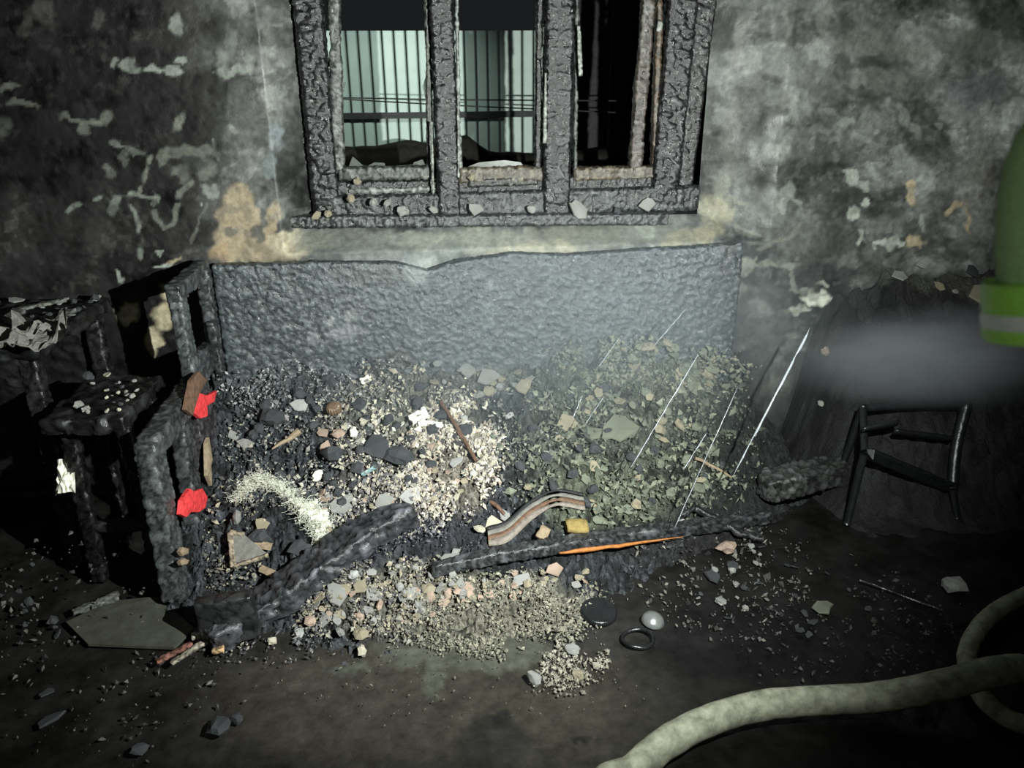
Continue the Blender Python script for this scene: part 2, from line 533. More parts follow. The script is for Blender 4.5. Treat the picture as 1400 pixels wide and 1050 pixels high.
BL = [
    (60, 20, 14, 26, -30, (.06, .06, .055), .7), (36, 30, 8, 20, 20, (.05, .05, .045), .6), (130, 25, 7, 18, 10, (.05, .05, .045), .7),
    (245, 33, 8, 17, -15, cw, .55), (178, 92, 13, 8, 10, cw, .6), (207, 97, 14, 6, 0, cw, .8), (236, 97, 15, 6, 3, cw, .7), (247, 86, 8, 4, 0, cw, .7),
    (155, 87, 5, 4, 0, cw, .6), (300, 78, 9, 16, -15, cw, .45), (308, 101, 12, 8, 25, cw, .65), (330, 98, 14, 8, -30, cw, .6), (343, 85, 7, 14, 0, cw, .5),
    (312, 62, 10, 30, 0, (.14, .15, .14), .6), (8, 117, 14, 6, 0, cg, .5), (30, 143, 20, 5, 15, cg, .5), (112, 164, 32, 5, 5, cg, .55), (116, 176, 9, 12, 0, cg, .5),
    (140, 162, 8, 12, 30, cg, .5), (5, 175, 12, 14, 0, cg, .3), (160, 197, 11, 5, 10, cw, .4), (184, 206, 18, 5, 25, cw, .35), (150, 236, 10, 8, 40, cg, .55),
    (171, 215, 6, 9, 0, cg, .35), (245, 168, 9, 14, 10, cg, .75), (226, 214, 8, 15, 15, cg, .6), (262, 208, 34, 9, 0, cg, .5), (248, 240, 14, 9, 30, cg, .55),
    (280, 232, 12, 16, 0, cg, .5), (262, 226, 15, 12, 0, (.03, .03, .028), .85), (286, 260, 11, 9, 0, cw, .55), (278, 277, 4, 3, 0, cw, .9), (155, 277, 8, 14, 0, cw, .5),
    (212, 275, 6, 8, 0, cw, .4), (296, 193, 4, 3, 0, cw, .4), (320, 176, 6, 5, 0, cw, .9), (298, 207, 5, 14, 0, cg, .35), (380, 185, 12, 18, 0, (.20, .23, .24), .7),
    (370, 225, 9, 18, 0, (.17, .20, .20), .6), (330, 150, 20, 40, 0, (.09, .09, .085), .5),
    # bared plaster under the window, lower left
    (326, 290, 26, 36, -10, cr, .95), (312, 335, 22, 24, 0, ct, .95), (350, 340, 60, 20, 0, cr, .95), (372, 300, 10, 30, 15, cr, .9), (395, 335, 30, 16, 0, (.40, .36, .26), .9),
    (316, 318, 12, 7, 10, (.07, .075, .07), .8), (350, 318, 9, 14, -35, (.06, .06, .055), .85), (300, 345, 14, 14, 0, (.30, .21, .12), .6),
    (430, 330, 30, 12, 0, (.26, .25, .20), .8), (330, 262, 10, 12, 0, cr, .9),
    # pale plaster strip below the sill
    (500, 330, 100, 16, 0, (.16, .17, .15), .85), (560, 325, 60, 10, 0, (.24, .25, .22), .8), (650, 330, 90, 18, 0, (.25, .26, .22), .9), (735, 340, 62, 14, -4, (.30, .29, .22), .9),
    (775, 318, 60, 10, 0, (.20, .20, .17), .8), (850, 322, 70, 14, -3, (.17, .18, .15), .85), (880, 318, 16, 8, 0, (.30, .33, .28), .7), (940, 325, 40, 12, -10, (.24, .23, .17), .9),
    (572, 362, 26, 18, 0, (.28, .30, .29), .9), (470, 345, 60, 8, 0, (.09, .10, .10), .6), (540, 350, 40, 8, 0, (.12, .13, .13), .6), (610, 345, 30, 10, 0, (.14, .16, .15), .6),
    (667, 358, 12, 14, 0, (.30, .28, .20), .8),
    # right of the window
    (985, 255, 15, 24, 8, cg, .8), (978, 290, 24, 20, 0, (.26, .25, .18), .9), (1005, 275, 26, 5, 25, cg, .8), (965, 318, 22, 8, -15, (.28, .26, .18), .8), (1015, 318, 18, 5, 35, cg, .7),
    (1012, 55, 9, 40, 12, (.17, .17, .155), .6), (1000, 190, 14, 60, 5, (.13, .135, .12), .5), (1030, 120, 12, 60, 0, (.12, .125, .115), .4), (1075, 265, 10, 16, 20, cw, .5), (1092, 277, 14, 5, 30, cw, .5),
    (1068, 285, 7, 8, 0, cw, .7), (1082, 150, 8, 18, 10, cw, .35), (1072, 205, 4, 20, 5, cw, .3), (1130, 20, 8, 40, 0, cg, .4), (1250, 62, 110, 26, 0, (.155, .165, .145), .65),
    (1340, 55, 20, 16, 0, cg, .6), (1378, 30, 16, 22, 20, cg, .5), (1225, 112, 70, 20, 0, (.165, .17, .15), .55), (1150, 90, 14, 22, 0, (.03, .032, .03), .7), (1195, 85, 22, 10, 0, (.035, .036, .034), .7),
    (1210, 90, 60, 6, 3, (.04, .042, .038), .5), (1185, 130, 40, 7, 5, (.04, .042, .04), .6), (1230, 150, 40, 9, 0, (.05, .052, .05), .5),
    (1155, 170, 16, 7, 0, cw, .4), (1180, 160, 6, 14, 20, cw, .35), (1210, 148, 6, 14, 10, cw, .35), (1232, 155, 7, 16, -25, cw, .5), (1250, 178, 8, 14, -20, cw, .55), (1285, 172, 5, 5, 0, cw, .6), (1305, 190, 7, 11, 0, cw, .5),
    (1340, 125, 50, 28, 0, (.17, .185, .19), .7), (1165, 240, 7, 12, 0, cw, .55), (1175, 254, 7, 9, 0, cw, .5), (1168, 290, 6, 11, 0, cw, .7), (1181, 280, 3, 7, 0, cw, .6), (1245, 262, 6, 20, 0, cr, 1),  # first blob paints a bluish glare of light into the wall colour
    (1260, 243, 8, 5, 0, cw, .7), (1305, 282, 14, 4, -25, cr, .9), (1325, 300, 4, 20, -5, cr, .9), (1180, 326, 5, 10, 0, cw, .6), (1205, 336, 12, 6, 0, cw, .75), (1222, 332, 7, 6, 0, cw, .8),
    (1245, 330, 14, 8, -10, cr, 1), (1263, 305, 4, 14, 10, cw, .5), (1300, 350, 30, 12, 0, (.04, .04, .038), .6), (1340, 240, 20, 60, 10, (.14, .12, .09), .4),
    (1100, 330, 60, 30, 0, (.05, .052, .048), .5), (1020, 340, 40, 14, 5, (.02, .022, .022), .85),
    (1014, 364, 16, 13, -20, cg, .95), (1042, 361, 26, 5, -5, cg, .9), (1078, 362, 18, 5, 0, cg, .8), (1085, 380, 6, 16, -15, cg, .85), (1100, 395, 20, 4, 5, cg, .9), (1128, 390, 6, 4, 0, cg, .9),
    (1118, 408, 24, 9, 5, (.30, .31, .26), 1), (1095, 424, 18, 5, -10, (.30, .31, .26), .95), (1130, 438, 7, 7, 0, cg, .4), (1015, 400, 6, 12, 10, cg, .5), (1070, 430, 10, 3, 0, cg, .5),
    (165, 378, 4, 8, -20, cw, .9), (222, 360, 12, 4, -25, cw, 1), (236, 351, 10, 4, -10, cr, 1), (212, 342, 5, 3, 0, cw, .8),
    (60, 360, 60, 20, -10, dk, .8), (240, 395, 20, 14, -15, (.5, .45, .30), 1), (175, 433, 14, 14, -10, (.5, .45, .30), 1), (225, 430, 18, 20, 0, (.44, .39, .26), .9), (212, 470, 10, 22, 0, (.42, .37, .25), .9),
]
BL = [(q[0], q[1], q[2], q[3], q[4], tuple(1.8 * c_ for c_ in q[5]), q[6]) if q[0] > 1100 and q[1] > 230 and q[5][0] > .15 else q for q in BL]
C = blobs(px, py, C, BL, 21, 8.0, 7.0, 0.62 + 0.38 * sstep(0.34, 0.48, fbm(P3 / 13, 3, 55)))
LN = [([(95, 291), (150, 264), (180, 264), (216, 272)], 4, cw, .5), ([(178, 265), (186, 295), (192, 320), (190, 350)], 4, cw, .55), ([(206, 215), (196, 240), (188, 262)], 4, cg, .7),
      ([(210, 292), (222, 310), (240, 306), (248, 265), (262, 252)], 5, cg, .6), ([(262, 330), (285, 280)], 3, cg, .4), ([(1030, 345), (1075, 325), (1098, 305)], 4, cg, .5),
      ([(1010, 330), (1060, 335), (1090, 318)], 3, cg, .4), ([(1395, 15), (1370, 60), (1352, 180), (1345, 330)], 3, cg, .4), ([(1376, 120), (1362, 250), (1350, 340)], 2.5, cw, .4),
      ([(1072, 0), (1076, 80), (1070, 150)], 4, cg, .35), ([(1210, 360), (1240, 340), (1258, 310)], 5, cg, .4), ([(365, 40), (368, 180)], 4, cg, .4)]
C = lines(px, py, C, LN, 5)
V = np.stack([x, y, z], 1)
nz_ = len(zs)
F = []
for i in range(len(xs) - 1):
    xm = (xs[i] + xs[i + 1]) / 2
    inx = il < xm < ir
    for j in range(nz_ - 1):
        zm = (zs[j] + zs[j + 1]) / 2
        if inx and ib < zm < itop:
            continue
        a = i * nz_ + j
        F.append((a, a + nz_, a + nz_ + 1, a + 1))
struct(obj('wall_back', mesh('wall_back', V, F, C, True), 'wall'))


def slab(name, lo, hi, m, col=(0.03, 0.03, 0.03)):
    lo, hi = np.array(lo, float), np.array(hi, float)
    Vb, Fb = box_surface(*((hi - lo) / 2), 0.6)
    return struct(obj(name, mesh(name, Vb + (lo + hi) / 2, Fb, np.tile(col, (len(Vb), 1))), m))


slab('wall_left', (-2.5, -4.4, 0), (-2.4, 0, 2.6), 'wall')
slab('wall_right', (3.0, -4.4, 0), (3.1, 0, 2.6), 'wall')
slab('wall_front', (-2.5, -4.5, 0), (3.1, -4.4, 2.6), 'wall')
slab('ceiling', (-2.5, -4.5, 2.6), (3.1, 0.3, 2.7), 'wall', (0.02, 0.02, 0.02))

# floor: dark, wet, with a greyer scuffed patch in front
fxs = np.unique(np.concatenate([np.arange(-2.4, -1.5, 0.1), np.arange(-1.5, 2.0, 0.012), np.arange(2.0, 3.01, 0.1)]))
fys = np.unique(np.concatenate([np.arange(-4.4, -3.0, 0.1), np.arange(-3.0, -1.9, 0.025), np.arange(-1.9, -0.4, 0.012), np.arange(-0.4, 0.1, 0.1)]))
X, Y = np.meshgrid(fxs, fys, indexing='ij')
fx_, fy_ = X.ravel(), Y.ravel()
NF = np.stack([fx_, fy_, fx_ * 0], 1)
fz = (fbm(NF / 0.25, 4, 41) - 0.5) * 0.02 + (fbm(NF / 0.03, 3, 43) - 0.5) * 0.008 - 0.008
fz = fz * sstep(-3.1, -2.7, fy_) - 0.004
near = fy_ > -2.3
px, py = project(np.stack([fx_, np.maximum(fy_, -2.3), fz], 1))
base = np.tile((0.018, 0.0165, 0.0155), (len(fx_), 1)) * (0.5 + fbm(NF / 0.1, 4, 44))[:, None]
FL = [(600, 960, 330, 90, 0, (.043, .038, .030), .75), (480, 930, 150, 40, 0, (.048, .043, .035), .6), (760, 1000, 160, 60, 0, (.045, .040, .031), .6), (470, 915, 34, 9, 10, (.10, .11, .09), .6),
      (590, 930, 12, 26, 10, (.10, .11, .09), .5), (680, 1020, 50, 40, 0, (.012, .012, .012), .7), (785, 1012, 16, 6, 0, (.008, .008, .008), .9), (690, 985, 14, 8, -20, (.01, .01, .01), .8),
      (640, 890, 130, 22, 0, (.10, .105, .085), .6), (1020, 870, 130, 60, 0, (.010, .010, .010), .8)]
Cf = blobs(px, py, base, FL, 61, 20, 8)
Cf *= np.interp(px, [0, 250, 350, 820, 960, 1400], [.5, .62, .95, .95, .45, .27])[:, None]  # sides darker in colour; the right imitates the torch light falling off
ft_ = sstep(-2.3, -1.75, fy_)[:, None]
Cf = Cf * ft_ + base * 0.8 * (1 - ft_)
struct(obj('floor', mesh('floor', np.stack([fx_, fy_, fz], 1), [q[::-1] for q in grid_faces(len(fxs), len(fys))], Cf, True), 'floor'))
slab('floor_slab', (-2.5, -4.5, -0.2), (3.1, 0.2, -0.06), 'dark')

# ------------------------------------------------------------------ the burnt window
win = thing('window_1', ((il + ir) / 2, WY, ib), 'burnt out three light window with charred timber frame', 'window')
win['kind'] = 'structure'


def wx(p, py_=150, Y=WY):
    return onY(p, py_, Y)[0]


def wz(p, px_=650, Y=WY):
    return onY(px_, p, Y)[2]


def bar(name, p0, p1, width, depth, **k):
    k.setdefault('res', 0.0052)
    k.setdefault('cell', 0.021)
    k['ash'] = k.get('ash', .25) * (.5 if 'col' not in k else 1)
    k.setdefault('amp', 0.0034)
    k.setdefault('asp', (0.9, 1.7, 1.3))
    k.setdefault('col', (0.0135, 0.014, 0.0145))
    return char(name, p0, p1, width, depth, win, up=(0, 1, 0), **k)


zb, zt = wz(296), itop
x0, x1 = wx(416), wx(454)
bar('jamb', ((x0 + x1) / 2, WY, zb), ((x0 + x1) / 2, WY, zt), x1 - x0, 0.09, seed=1, ash=0.35)
x0, x1 = wx(900), wx(938)
bar('jamb', ((x0 + x1) / 2 - 0.02, WY, zb), ((x0 + x1) / 2 + 0.02, WY, zt), x1 - x0, 0.09, seed=2, ash=0.2)
bar('outer_casing', (wx(948) - 0.03, WY + 0.02, zb), (wx(955) + 0.02, WY + 0.02, zt), 0.085, 0.05, seed=3, ash=0.05, amp=0.002, col=(0.012, 0.012, 0.012))
bar('outer_casing', (wx(409), WY + 0.02, zb), (wx(405), WY + 0.02, zt), 0.05, 0.05, seed=4, ash=0.05, amp=0.002, col=(0.014, 0.014, 0.014))
bar('mullion', (wx(609), WY - 0.005, zb), (wx(608), WY - 0.005, zt), wx(624) - wx(593), 0.10, seed=5, ash=0.35)
bar('mullion', (wx(760), WY - 0.005, zb), (wx(763), WY - 0.005, zt), wx(783) - wx(745), 0.10, seed=6, ash=0.35)
bar('head_rail', (wx(405), WY, zt - 0.03), (wx(965), WY, zt - 0.03), 0.08, 0.09, seed=7)
bar('lower_rail', (wx(440), WY + .02, wz(256)), (wx(925), WY + .02, wz(253)), 0.06, 0.06, seed=10, ash=0.2, col=(0.022, 0.024, 0.024))
bar('bottom_rail', (wx(418), WY, wz(280)), (wx(962), WY, wz(276)), wz(262) - wz(296), 0.085, seed=8, ash=0.35, col=(0.03, 0.034, 0.034))
gl = (0.17, 0.185, 0.17)
# sash stiles with a greyer, half burnt face, each leaning or eaten away its own way
for k, (pa, pb, ya, yb, wd, cl, ash) in enumerate((
        (463, 465, 232, -90, 0.042, (0.085, 0.09, 0.085), 0.7), (588, 590, 262, -90, 0.022, (0.05, 0.052, 0.045), 0.3), (629, 626, 240, -90, 0.012, gl, 0.8),
        (735, 739, 240, -90, 0.022, (0.012, 0.012, 0.012), 0.1), (744, 744, 250, -90, 0.010, gl, 0.7), (786, 787, 235, -90, 0.014, (0.06, 0.065, 0.06), 0.4),
        (868, 890, 240, 20, 0.05, (0.065, 0.052, 0.042), 0.55), (893, 899, 245, 20, 0.022, (0.085, 0.06, 0.04), 0.3))):
    bar('sash_stile', (wx(pa, ya), WY + 0.01, wz(ya)), (wx(pb, 20), WY + 0.01, zt if yb < 0 else zt), wd, 0.045, seed=20 + k, col=cl, ash=ash, ashcol=gl, amp=0.0025, rag=0.014, cell=0.015, res=0.007)
for k, (pa, pb, yp, wd, cl) in enumerate(((462, 592, 238, 0.05, (0.06, 0.066, 0.06)), (476, 596, 261, 0.018, gl), (628, 742, 240, 0.055, (0.10, 0.085, 0.06)), (784, 895, 238, 0.05, (0.11, 0.092, 0.065)),
                                          (640, 735, 250, 0.03, (0.03, 0.03, 0.03)))):
    bar('sash_rail', (wx(pa, yp), WY + 0.005, wz(yp, pa)), (wx(pb, yp), WY + 0.005, wz(yp - 3, pb)), wd, 0.05, seed=40 + k, col=cl, ash=0.45, ashcol=(0.20, 0.20, 0.17), amp=0.003, rag=0.016, cell=0.016, res=0.007)
# the strip of pale paint still clinging to the second mullion and third light
for pa, pb, ya, yb, wd in ((742, 743, 196, 100, 0.012), (790, 787, 106, 36, 0.016), (592, 590, 262, 165, 0.008), (626, 625, 240, 130, 0.006), (895, 897, 45, 30, 0.02)):
    bar('paint_strip', (wx(pa, ya), WY - 0.058, wz(ya)), (wx(pb, yb), WY - 0.058, wz(yb)), wd, 0.006, seed=60 + pa, col=(0.22, 0.235, 0.21), ash=0.2, amp=0.001, rag=0.01, cell=0.012, res=0.006)
# ragged shards of sooty glass left in the rebates
for pts in (((476, 230), (482, 214), (498, 228)), ((500, 228), (512, 222), (526, 223), (527, 229), (560, 231), (498, 233)), ((560, 232), (566, 222), (578, 218), (584, 232)), ((466, 100), (473, 112), (469, 130), (466, 140)),
            ((640, 228), (655, 222), (690, 219), (712, 222), (724, 236), (640, 238)), ((584, 100), (577, 118), (583, 140)), ((737, 150), (733, 170), (737, 190))):
    q = [onY(a, b, WY + 0.012) for a, b in pts]
    n = len(q)
    Vg = [p for p in q] + [p + np.array([0, 0.004, 0]) for p in q]
    Fg = [tuple(range(n)), tuple(range(2 * n - 1, n - 1, -1))] + [(i, n + i, n + (i + 1) % n, (i + 1) % n) for i in range(n)]
    obj('glass_shard', mesh('glass_shard', Vg, Fg), M['glass'], win)
# the charred sill board below the frame
bar('sill_board', (wx(396, 305, 0.1), 0.09, wz(303, 400, 0.06)), (wx(908, 300, 0.1), 0.09, wz(299, 900, 0.06)), 0.045, 0.11, seed=9, ash=0.4, cell=0.018, col=(0.04, 0.044, 0.044))

# ------------------------------------------------------------------ the yard behind the window
slab('ground_outside', (-4, 0.35, -0.1), (5, 4, 0.0), 'earth')
fence = thing('fence', (0.2, 2.0, 0.0), 'pale green ribbed steel fence in the yard behind the window', 'fence')
FY = 2.0
ftop = onY(530, 42, FY)[2]
pitch = (onY(560, 120, FY)[0] - onY(480, 120, FY)[0]) / 5.0
prof = [(-0.455, 0.012), (-0.41, 0.004), (-0.34, 0.0), (0.30, 0.0), (0.36, 0.004), (0.42, 0.012)]
Vs, Fs = [], []
for zz in (0.05, ftop):
    for u_, d_ in prof:
        Vs.append((u_ * pitch, d_, zz))
    for u_, d_ in reversed(prof):
        Vs.append((u_ * pitch, d_ + 0.003, zz))
n = len(prof) * 2
Fs = [(i, (i + 1) % n, n + (i + 1) % n, n + i) for i in range(n)] + [tuple(range(n))[::-1], tuple(range(n, 2 * n))]
slat_me = mesh('fence_slat', Vs, Fs)
slat_me.materials.append(M['fence'])
k = 0
xx = onY(470, 120, FY)[0] - 14 * pitch
while xx < onY(745, 120, FY)[0]:
    o = obj('fence_slat', slat_me, None, fence, (xx, FY + 0.002 * (k % 2), 0))
    xx += pitch
    k += 1
for py_, hh in ((158, 0.035),):
    zc = onY(530, py_, FY - 0.03)[2]
    V_, F_ = box_surface(1.1, 0.02, hh / 2, 0.5)
    obj('rail', mesh('rail', V_ + np.array([-0.28, FY - 0.03, zc]), F_), 'dark', fence)
for (ya, yb), nm in (((132, 136), 'upper of two thin wires strung in front of the ribbed fence'), ((134, 148), 'lower, slanting wire of two strung in front of the ribbed fence')):
    a, b = onY(470, ya, 1.2), onY(735, yb, 1.2)
    d = (b - a)
    V_, F_ = tube_mesh([a - d * 1.2, a - d * 0.3 + np.array([0, 0, -.004]), (a + b) / 2 + np.array([0, 0, -.008]), b + d * 0.5, b + d * 1.2], 0.0035, 6)
    WEND = (a - d * 1.2, b + d * 1.2)
    tag(obj('yard_wire', mesh('yard_wire', V_, F_), 'dark'), nm, 'wire')
shade_backing = thing('shade_backing', (1.5, 2.1, 0), 'added dark plank backing standing in for shade behind the third light of the window', 'shade_backing')  # made-up dark planks, put here for the shade behind the third pane
for i_ in range(9):
    V_, F_ = box_surface(.085, .012, 1.3, 1.3)
    obj('shade_plank', mesh('shade_plank', V_ + np.array([.90 + .175 * i_, 2.1 + .006 * (i_ % 2), 1.3]), F_), 'dark', shade_backing)
V_, F_ = box_surface(.85, .5, .03, .5)
obj('shade_backing_top', mesh('shade_backing_top', V_ + np.array([1.6, 2.5, 2.63]), F_), 'dark', shade_backing)
for e_, lb in zip(WEND, ('dark post holding the left end of the yard wires', 'dark post holding the right end of the yard wires')):
    V_, F_ = box_surface(.03, .03, .85, .4)
    tag(obj('wire_post', mesh('wire_post', V_ + np.array([e_[0], e_[1], .85]), F_), 'dark'), lb, 'post')
# dark mound of earth against the foot of the fence
mx = np.linspace(-1.6, 2.2, 90)
my = np.linspace(1.15, 1.95, 24)
X, Y = np.meshgrid(mx, my, indexing='ij')
ridge = np.interp(project(np.stack([X.ravel(), X.ravel() * 0 + 1.6, X.ravel() * 0 + 1.2], 1))[0], [400, 475, 520, 560, 590, 640, 672, 735, 800, 900], [1.20, 1.205, 1.21, 1.235, 1.22, 1.26, 1.16, 1.15, 1.16, 1.2])
zz = ridge * np.exp(-((Y.ravel() - 1.65) / 0.33) ** 4) + (fbm(np.stack([X.ravel(), Y.ravel(), X.ravel() * 0], 1) / 0.1, 3, 5) - 0.5) * 0.03
tag(obj('earth_mound', mesh('earth_mound', np.stack([X.ravel(), Y.ravel(), np.maximum(zz, -0.02)], 1), [q[::-1] for q in grid_faces(90, 24)], None, True), 'earth'),
    'dark mound of earth piled against the foot of the pale fence outside', 'mound', None, 'stuff')

# ------------------------------------------------------------------ the heap on the sofa
HX = np.array([-0.95, -0.66, -0.45, -0.3, 0.0, 0.3, 0.45, 0.62, 0.85, 1.15, 1.45])
HF = np.array([-0.98, -1.03, -1.08, -1.14, -1.12, -1.13, -1.08, -0.92, -0.78, -0.66, -0.45])


def H(x, y):
    x, y = np.asarray(x, float), np.asarray(y, float)
    yf = np.interp(x, HX, HF)
    t = np.clip((y - yf) / (-0.1 - yf), -0.2, 1.1)
    top = np.interp(x, [-0.8, 0.2, 1.0, 1.25, 1.5], [0.49, 0.50, 0.49, 0.36, 0.12])
    P = np.stack([x, y, x * 0], 1)
    h = top * np.sign(t) * np.abs(t) ** 1.0 * (0.85 + 0.15 * t)
    a = np.clip(t * 6, 0, 1)
    return h + a * ((fbm(P / 0.16, 4, 71) - 0.5) * 0.07 + (fbm(P / 0.035, 3, 75) - 0.5) * 0.03) - 0.006


def on_heap(pxs, pys):
    pxs, pys = np.atleast_1d(np.asarray(pxs, float)), np.atleast_1d(np.asarray(pys, float))
    D = _f[None] + ((pxs - 700) / FPX)[:, None] * _r[None] + ((525 - pys) / FPX)[:, None] * _u[None]
    D = D / D[:, 1:2]
    ts = np.linspace(1.2, 2.85, 166)
    out = np.zeros((len(pxs), 3))
    done = np.zeros(len(pxs), bool)
    for t in ts:
        P = CAM + D * t
        h = np.maximum(H(P[:, 0], P[:, 1]), 0.0)
        hit = (~done) & (P[:, 2] <= h)
        out[hit] = P[hit]
        done |= hit
    bad = ~done
    out[bad] = (CAM + D * 2.8)[bad]
    return out


def heap_at(a, b, dz=0.0):
    return on_heap([a], [b])[0] + np.array([0, 0, dz])


hx = np.arange(-0.86, 1.46, 0.0066)
hy = np.arange(-1.22, -0.085, 0.0066)
X, Y = np.meshgrid(hx, hy, indexing='ij')
hz = H(X.ravel(), Y.ravel())
NH = np.stack([X.ravel(), Y.ravel(), hz], 1)
f1, edge, rv = cells(NH / 0.028, 3)
f1b, edgeb, rvb = cells(NH / 0.011, 6)
f1c, edgec, rvc = cells(NH / 0.06 + 5, 12)
hz = hz + (sstep(0, .3, edge) * (0.4 + rv) - 1.2) * 0.014 + (sstep(0, .3, edgeb) * (0.4 + rvb) - 1.2) * 0.007 + (sstep(0, .35, edgec) * rvc - .6) * .026
px, py = project(np.stack([X.ravel(), Y.ravel(), hz], 1))
base = np.array([0.030, 0.033, 0.038])[None] * (0.35 + 0.9 * rv[:, None]) * (0.5 + rvb[:, None])
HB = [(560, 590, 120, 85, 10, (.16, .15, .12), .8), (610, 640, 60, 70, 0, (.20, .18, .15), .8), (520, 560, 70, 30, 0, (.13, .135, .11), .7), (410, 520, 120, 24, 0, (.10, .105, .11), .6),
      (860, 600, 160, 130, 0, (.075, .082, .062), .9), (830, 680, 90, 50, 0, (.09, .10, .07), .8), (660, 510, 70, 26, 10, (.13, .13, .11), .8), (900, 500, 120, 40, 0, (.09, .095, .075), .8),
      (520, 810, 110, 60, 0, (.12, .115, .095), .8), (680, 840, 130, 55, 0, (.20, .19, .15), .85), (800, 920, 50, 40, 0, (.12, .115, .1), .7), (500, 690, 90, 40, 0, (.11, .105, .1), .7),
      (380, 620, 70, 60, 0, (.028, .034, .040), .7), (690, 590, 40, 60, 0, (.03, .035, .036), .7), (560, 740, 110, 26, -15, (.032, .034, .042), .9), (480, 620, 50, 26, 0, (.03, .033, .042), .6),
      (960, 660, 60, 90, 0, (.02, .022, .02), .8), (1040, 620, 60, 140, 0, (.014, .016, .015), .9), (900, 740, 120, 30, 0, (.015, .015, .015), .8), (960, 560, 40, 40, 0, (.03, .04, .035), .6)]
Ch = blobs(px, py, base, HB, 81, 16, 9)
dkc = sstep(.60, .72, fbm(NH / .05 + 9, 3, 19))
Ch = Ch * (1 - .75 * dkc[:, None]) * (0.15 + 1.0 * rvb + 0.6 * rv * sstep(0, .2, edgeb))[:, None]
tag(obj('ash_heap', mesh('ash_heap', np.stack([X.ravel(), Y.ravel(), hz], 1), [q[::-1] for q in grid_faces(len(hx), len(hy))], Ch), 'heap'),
    'sloping heap of ash and char burying the sofa seat', 'ash heap', None, 'stuff')

# ------------------------------------------------------------------ the burnt sofa
sofa = thing('sofa', (0.1, -0.5, 0.0), 'burnt out sofa: charred back panel and open side frame under the window', 'sofa')
bl, br = onY(298, 430, -0.09), onY(1008, 430, -0.09)
zl = onY(330, 360, -0.07)[2]


def board_warp(P, L):
    # top edge burnt away in a wavy line
    t = (P[:, 2] + 0.28) / 0.56
    top = np.interp(P[:, 0] / L + 0.5, [0, .2, .33, .39, .45, .55, .65, .8, .9, 1.0], [0, .0, -.01, -.045, -.01, .012, .0, .012, .015, .03])
    return P + np.stack([P[:, 0] * 0, P[:, 0] * 0, top * np.clip(t, 0, 1)], 1)


zc = (zl + 0.36) / 2
W, F, Cc = char_mesh('back_panel', (bl[0], -0.07, zc), (br[0], -0.07, zc), 0.05, zl - 0.36, res=0.006, cell=0.017, amp=0.0026, rag=0.004, seed=11, col=(0.060, 0.072, 0.078), ash=0.35,
                     rnd=0.012, warp=board_warp, ashcol=(0.15, 0.165, 0.17))
ppx, ppy = project(W)
Cc = blobs(ppx, ppy, Cc, [(470, 455, 22, 12, -15, (.24, .25, .26), .5), (500, 455, 7, 3, 0, (.3, .3, .3), .6), (452, 440, 3, 10, 0, (.3, .31, .31), .7), (480, 432, 8, 9, 0, (.22, .23, .22), .5), (430, 460, 8, 10, 0, (.2, .21, .22), .6),
                          (505, 375, 60, 12, 0, (.05, .055, .05), .4), (545, 490, 26, 14, 0, (.035, .035, .033), .8), (700, 370, 40, 12, 0, (.05, .06, .055), .4), (570, 372, 20, 14, 0, (.25, .27, .27), .5),
                          (1000, 400, 14, 90, 0, (.02, .024, .024), .7), (950, 430, 40, 60, 0, (.05, .06, .058), .5)], 33, 6, 6)
obj('back_panel', mesh('back_panel', W, F, Cc, True), 'board', sofa)
SX = -0.84                                    # plane of the left side frame
k = dict(parent=sofa, up=(1, 0, 0))
gcol = (0.05, 0.055, 0.058)
# tall rear part of the side frame: two uprights, a top bar, a middle bar
char('side_upright', (SX + 0.02, -0.10, 0.3), (SX + 0.02, -0.11, 0.905), 0.05, 0.045, seed=101, col=gcol, ash=0.45, **k)
char('side_upright', (SX, -0.36, 0.3), (SX, -0.37, 0.88), 0.07, 0.045, seed=102, col=(0.07, 0.078, 0.08), ash=0.5, **k)
char('side_top_bar', (SX, -0.41, 0.885), (SX + 0.01, -0.07, 0.90), 0.06, 0.05, seed=103, col=gcol, ash=0.3, **k)
char('side_middle_bar', (SX, -0.38, 0.60), (SX, -0.1, 0.575), 0.11, 0.04, seed=104, col=gcol, ash=0.3, **k)
char('side_filler', (SX + 0.03, -0.12, 0.50), (SX + 0.03, -0.13, 0.72), 0.06, 0.03, seed=105, col=(0.03, 0.032, 0.033), ash=0.3, **k)
# lower part: arm rail sloping to a front post, a second post behind a narrow slot, a foot rail
char('arm_rail', (SX, -0.84, 0.535), (SX, -0.28, 0.545), 0.075, 0.065, seed=106, col=(0.05, 0.053, 0.053), ash=0.35, **k)
char('arm_front_post', (SX, -0.84, 0.03), (SX, -0.825, 0.56), 0.085, 0.065, seed=107, col=(0.06, 0.066, 0.068), ash=0.45, **k)
char('arm_rear_post', (SX + 0.01, -0.60, 0.06), (SX + 0.01, -0.57, 0.52), 0.085, 0.05, seed=108, col=(0.04, 0.043, 0.045), ash=0.3, **k)
char('foot_rail', (SX, -0.84, 0.10), (SX, -0.2, 0.10), 0.10, 0.05, seed=109, col=(0.025, 0.026, 0.026), ash=0.2, **k)
char('side_inner_post', (SX + 0.015, -0.36, 0.05), (SX + 0.015, -0.36, 0.5), 0.20, 0.035, seed=110, col=(0.05, 0.045, 0.05), ash=0.3, **k)


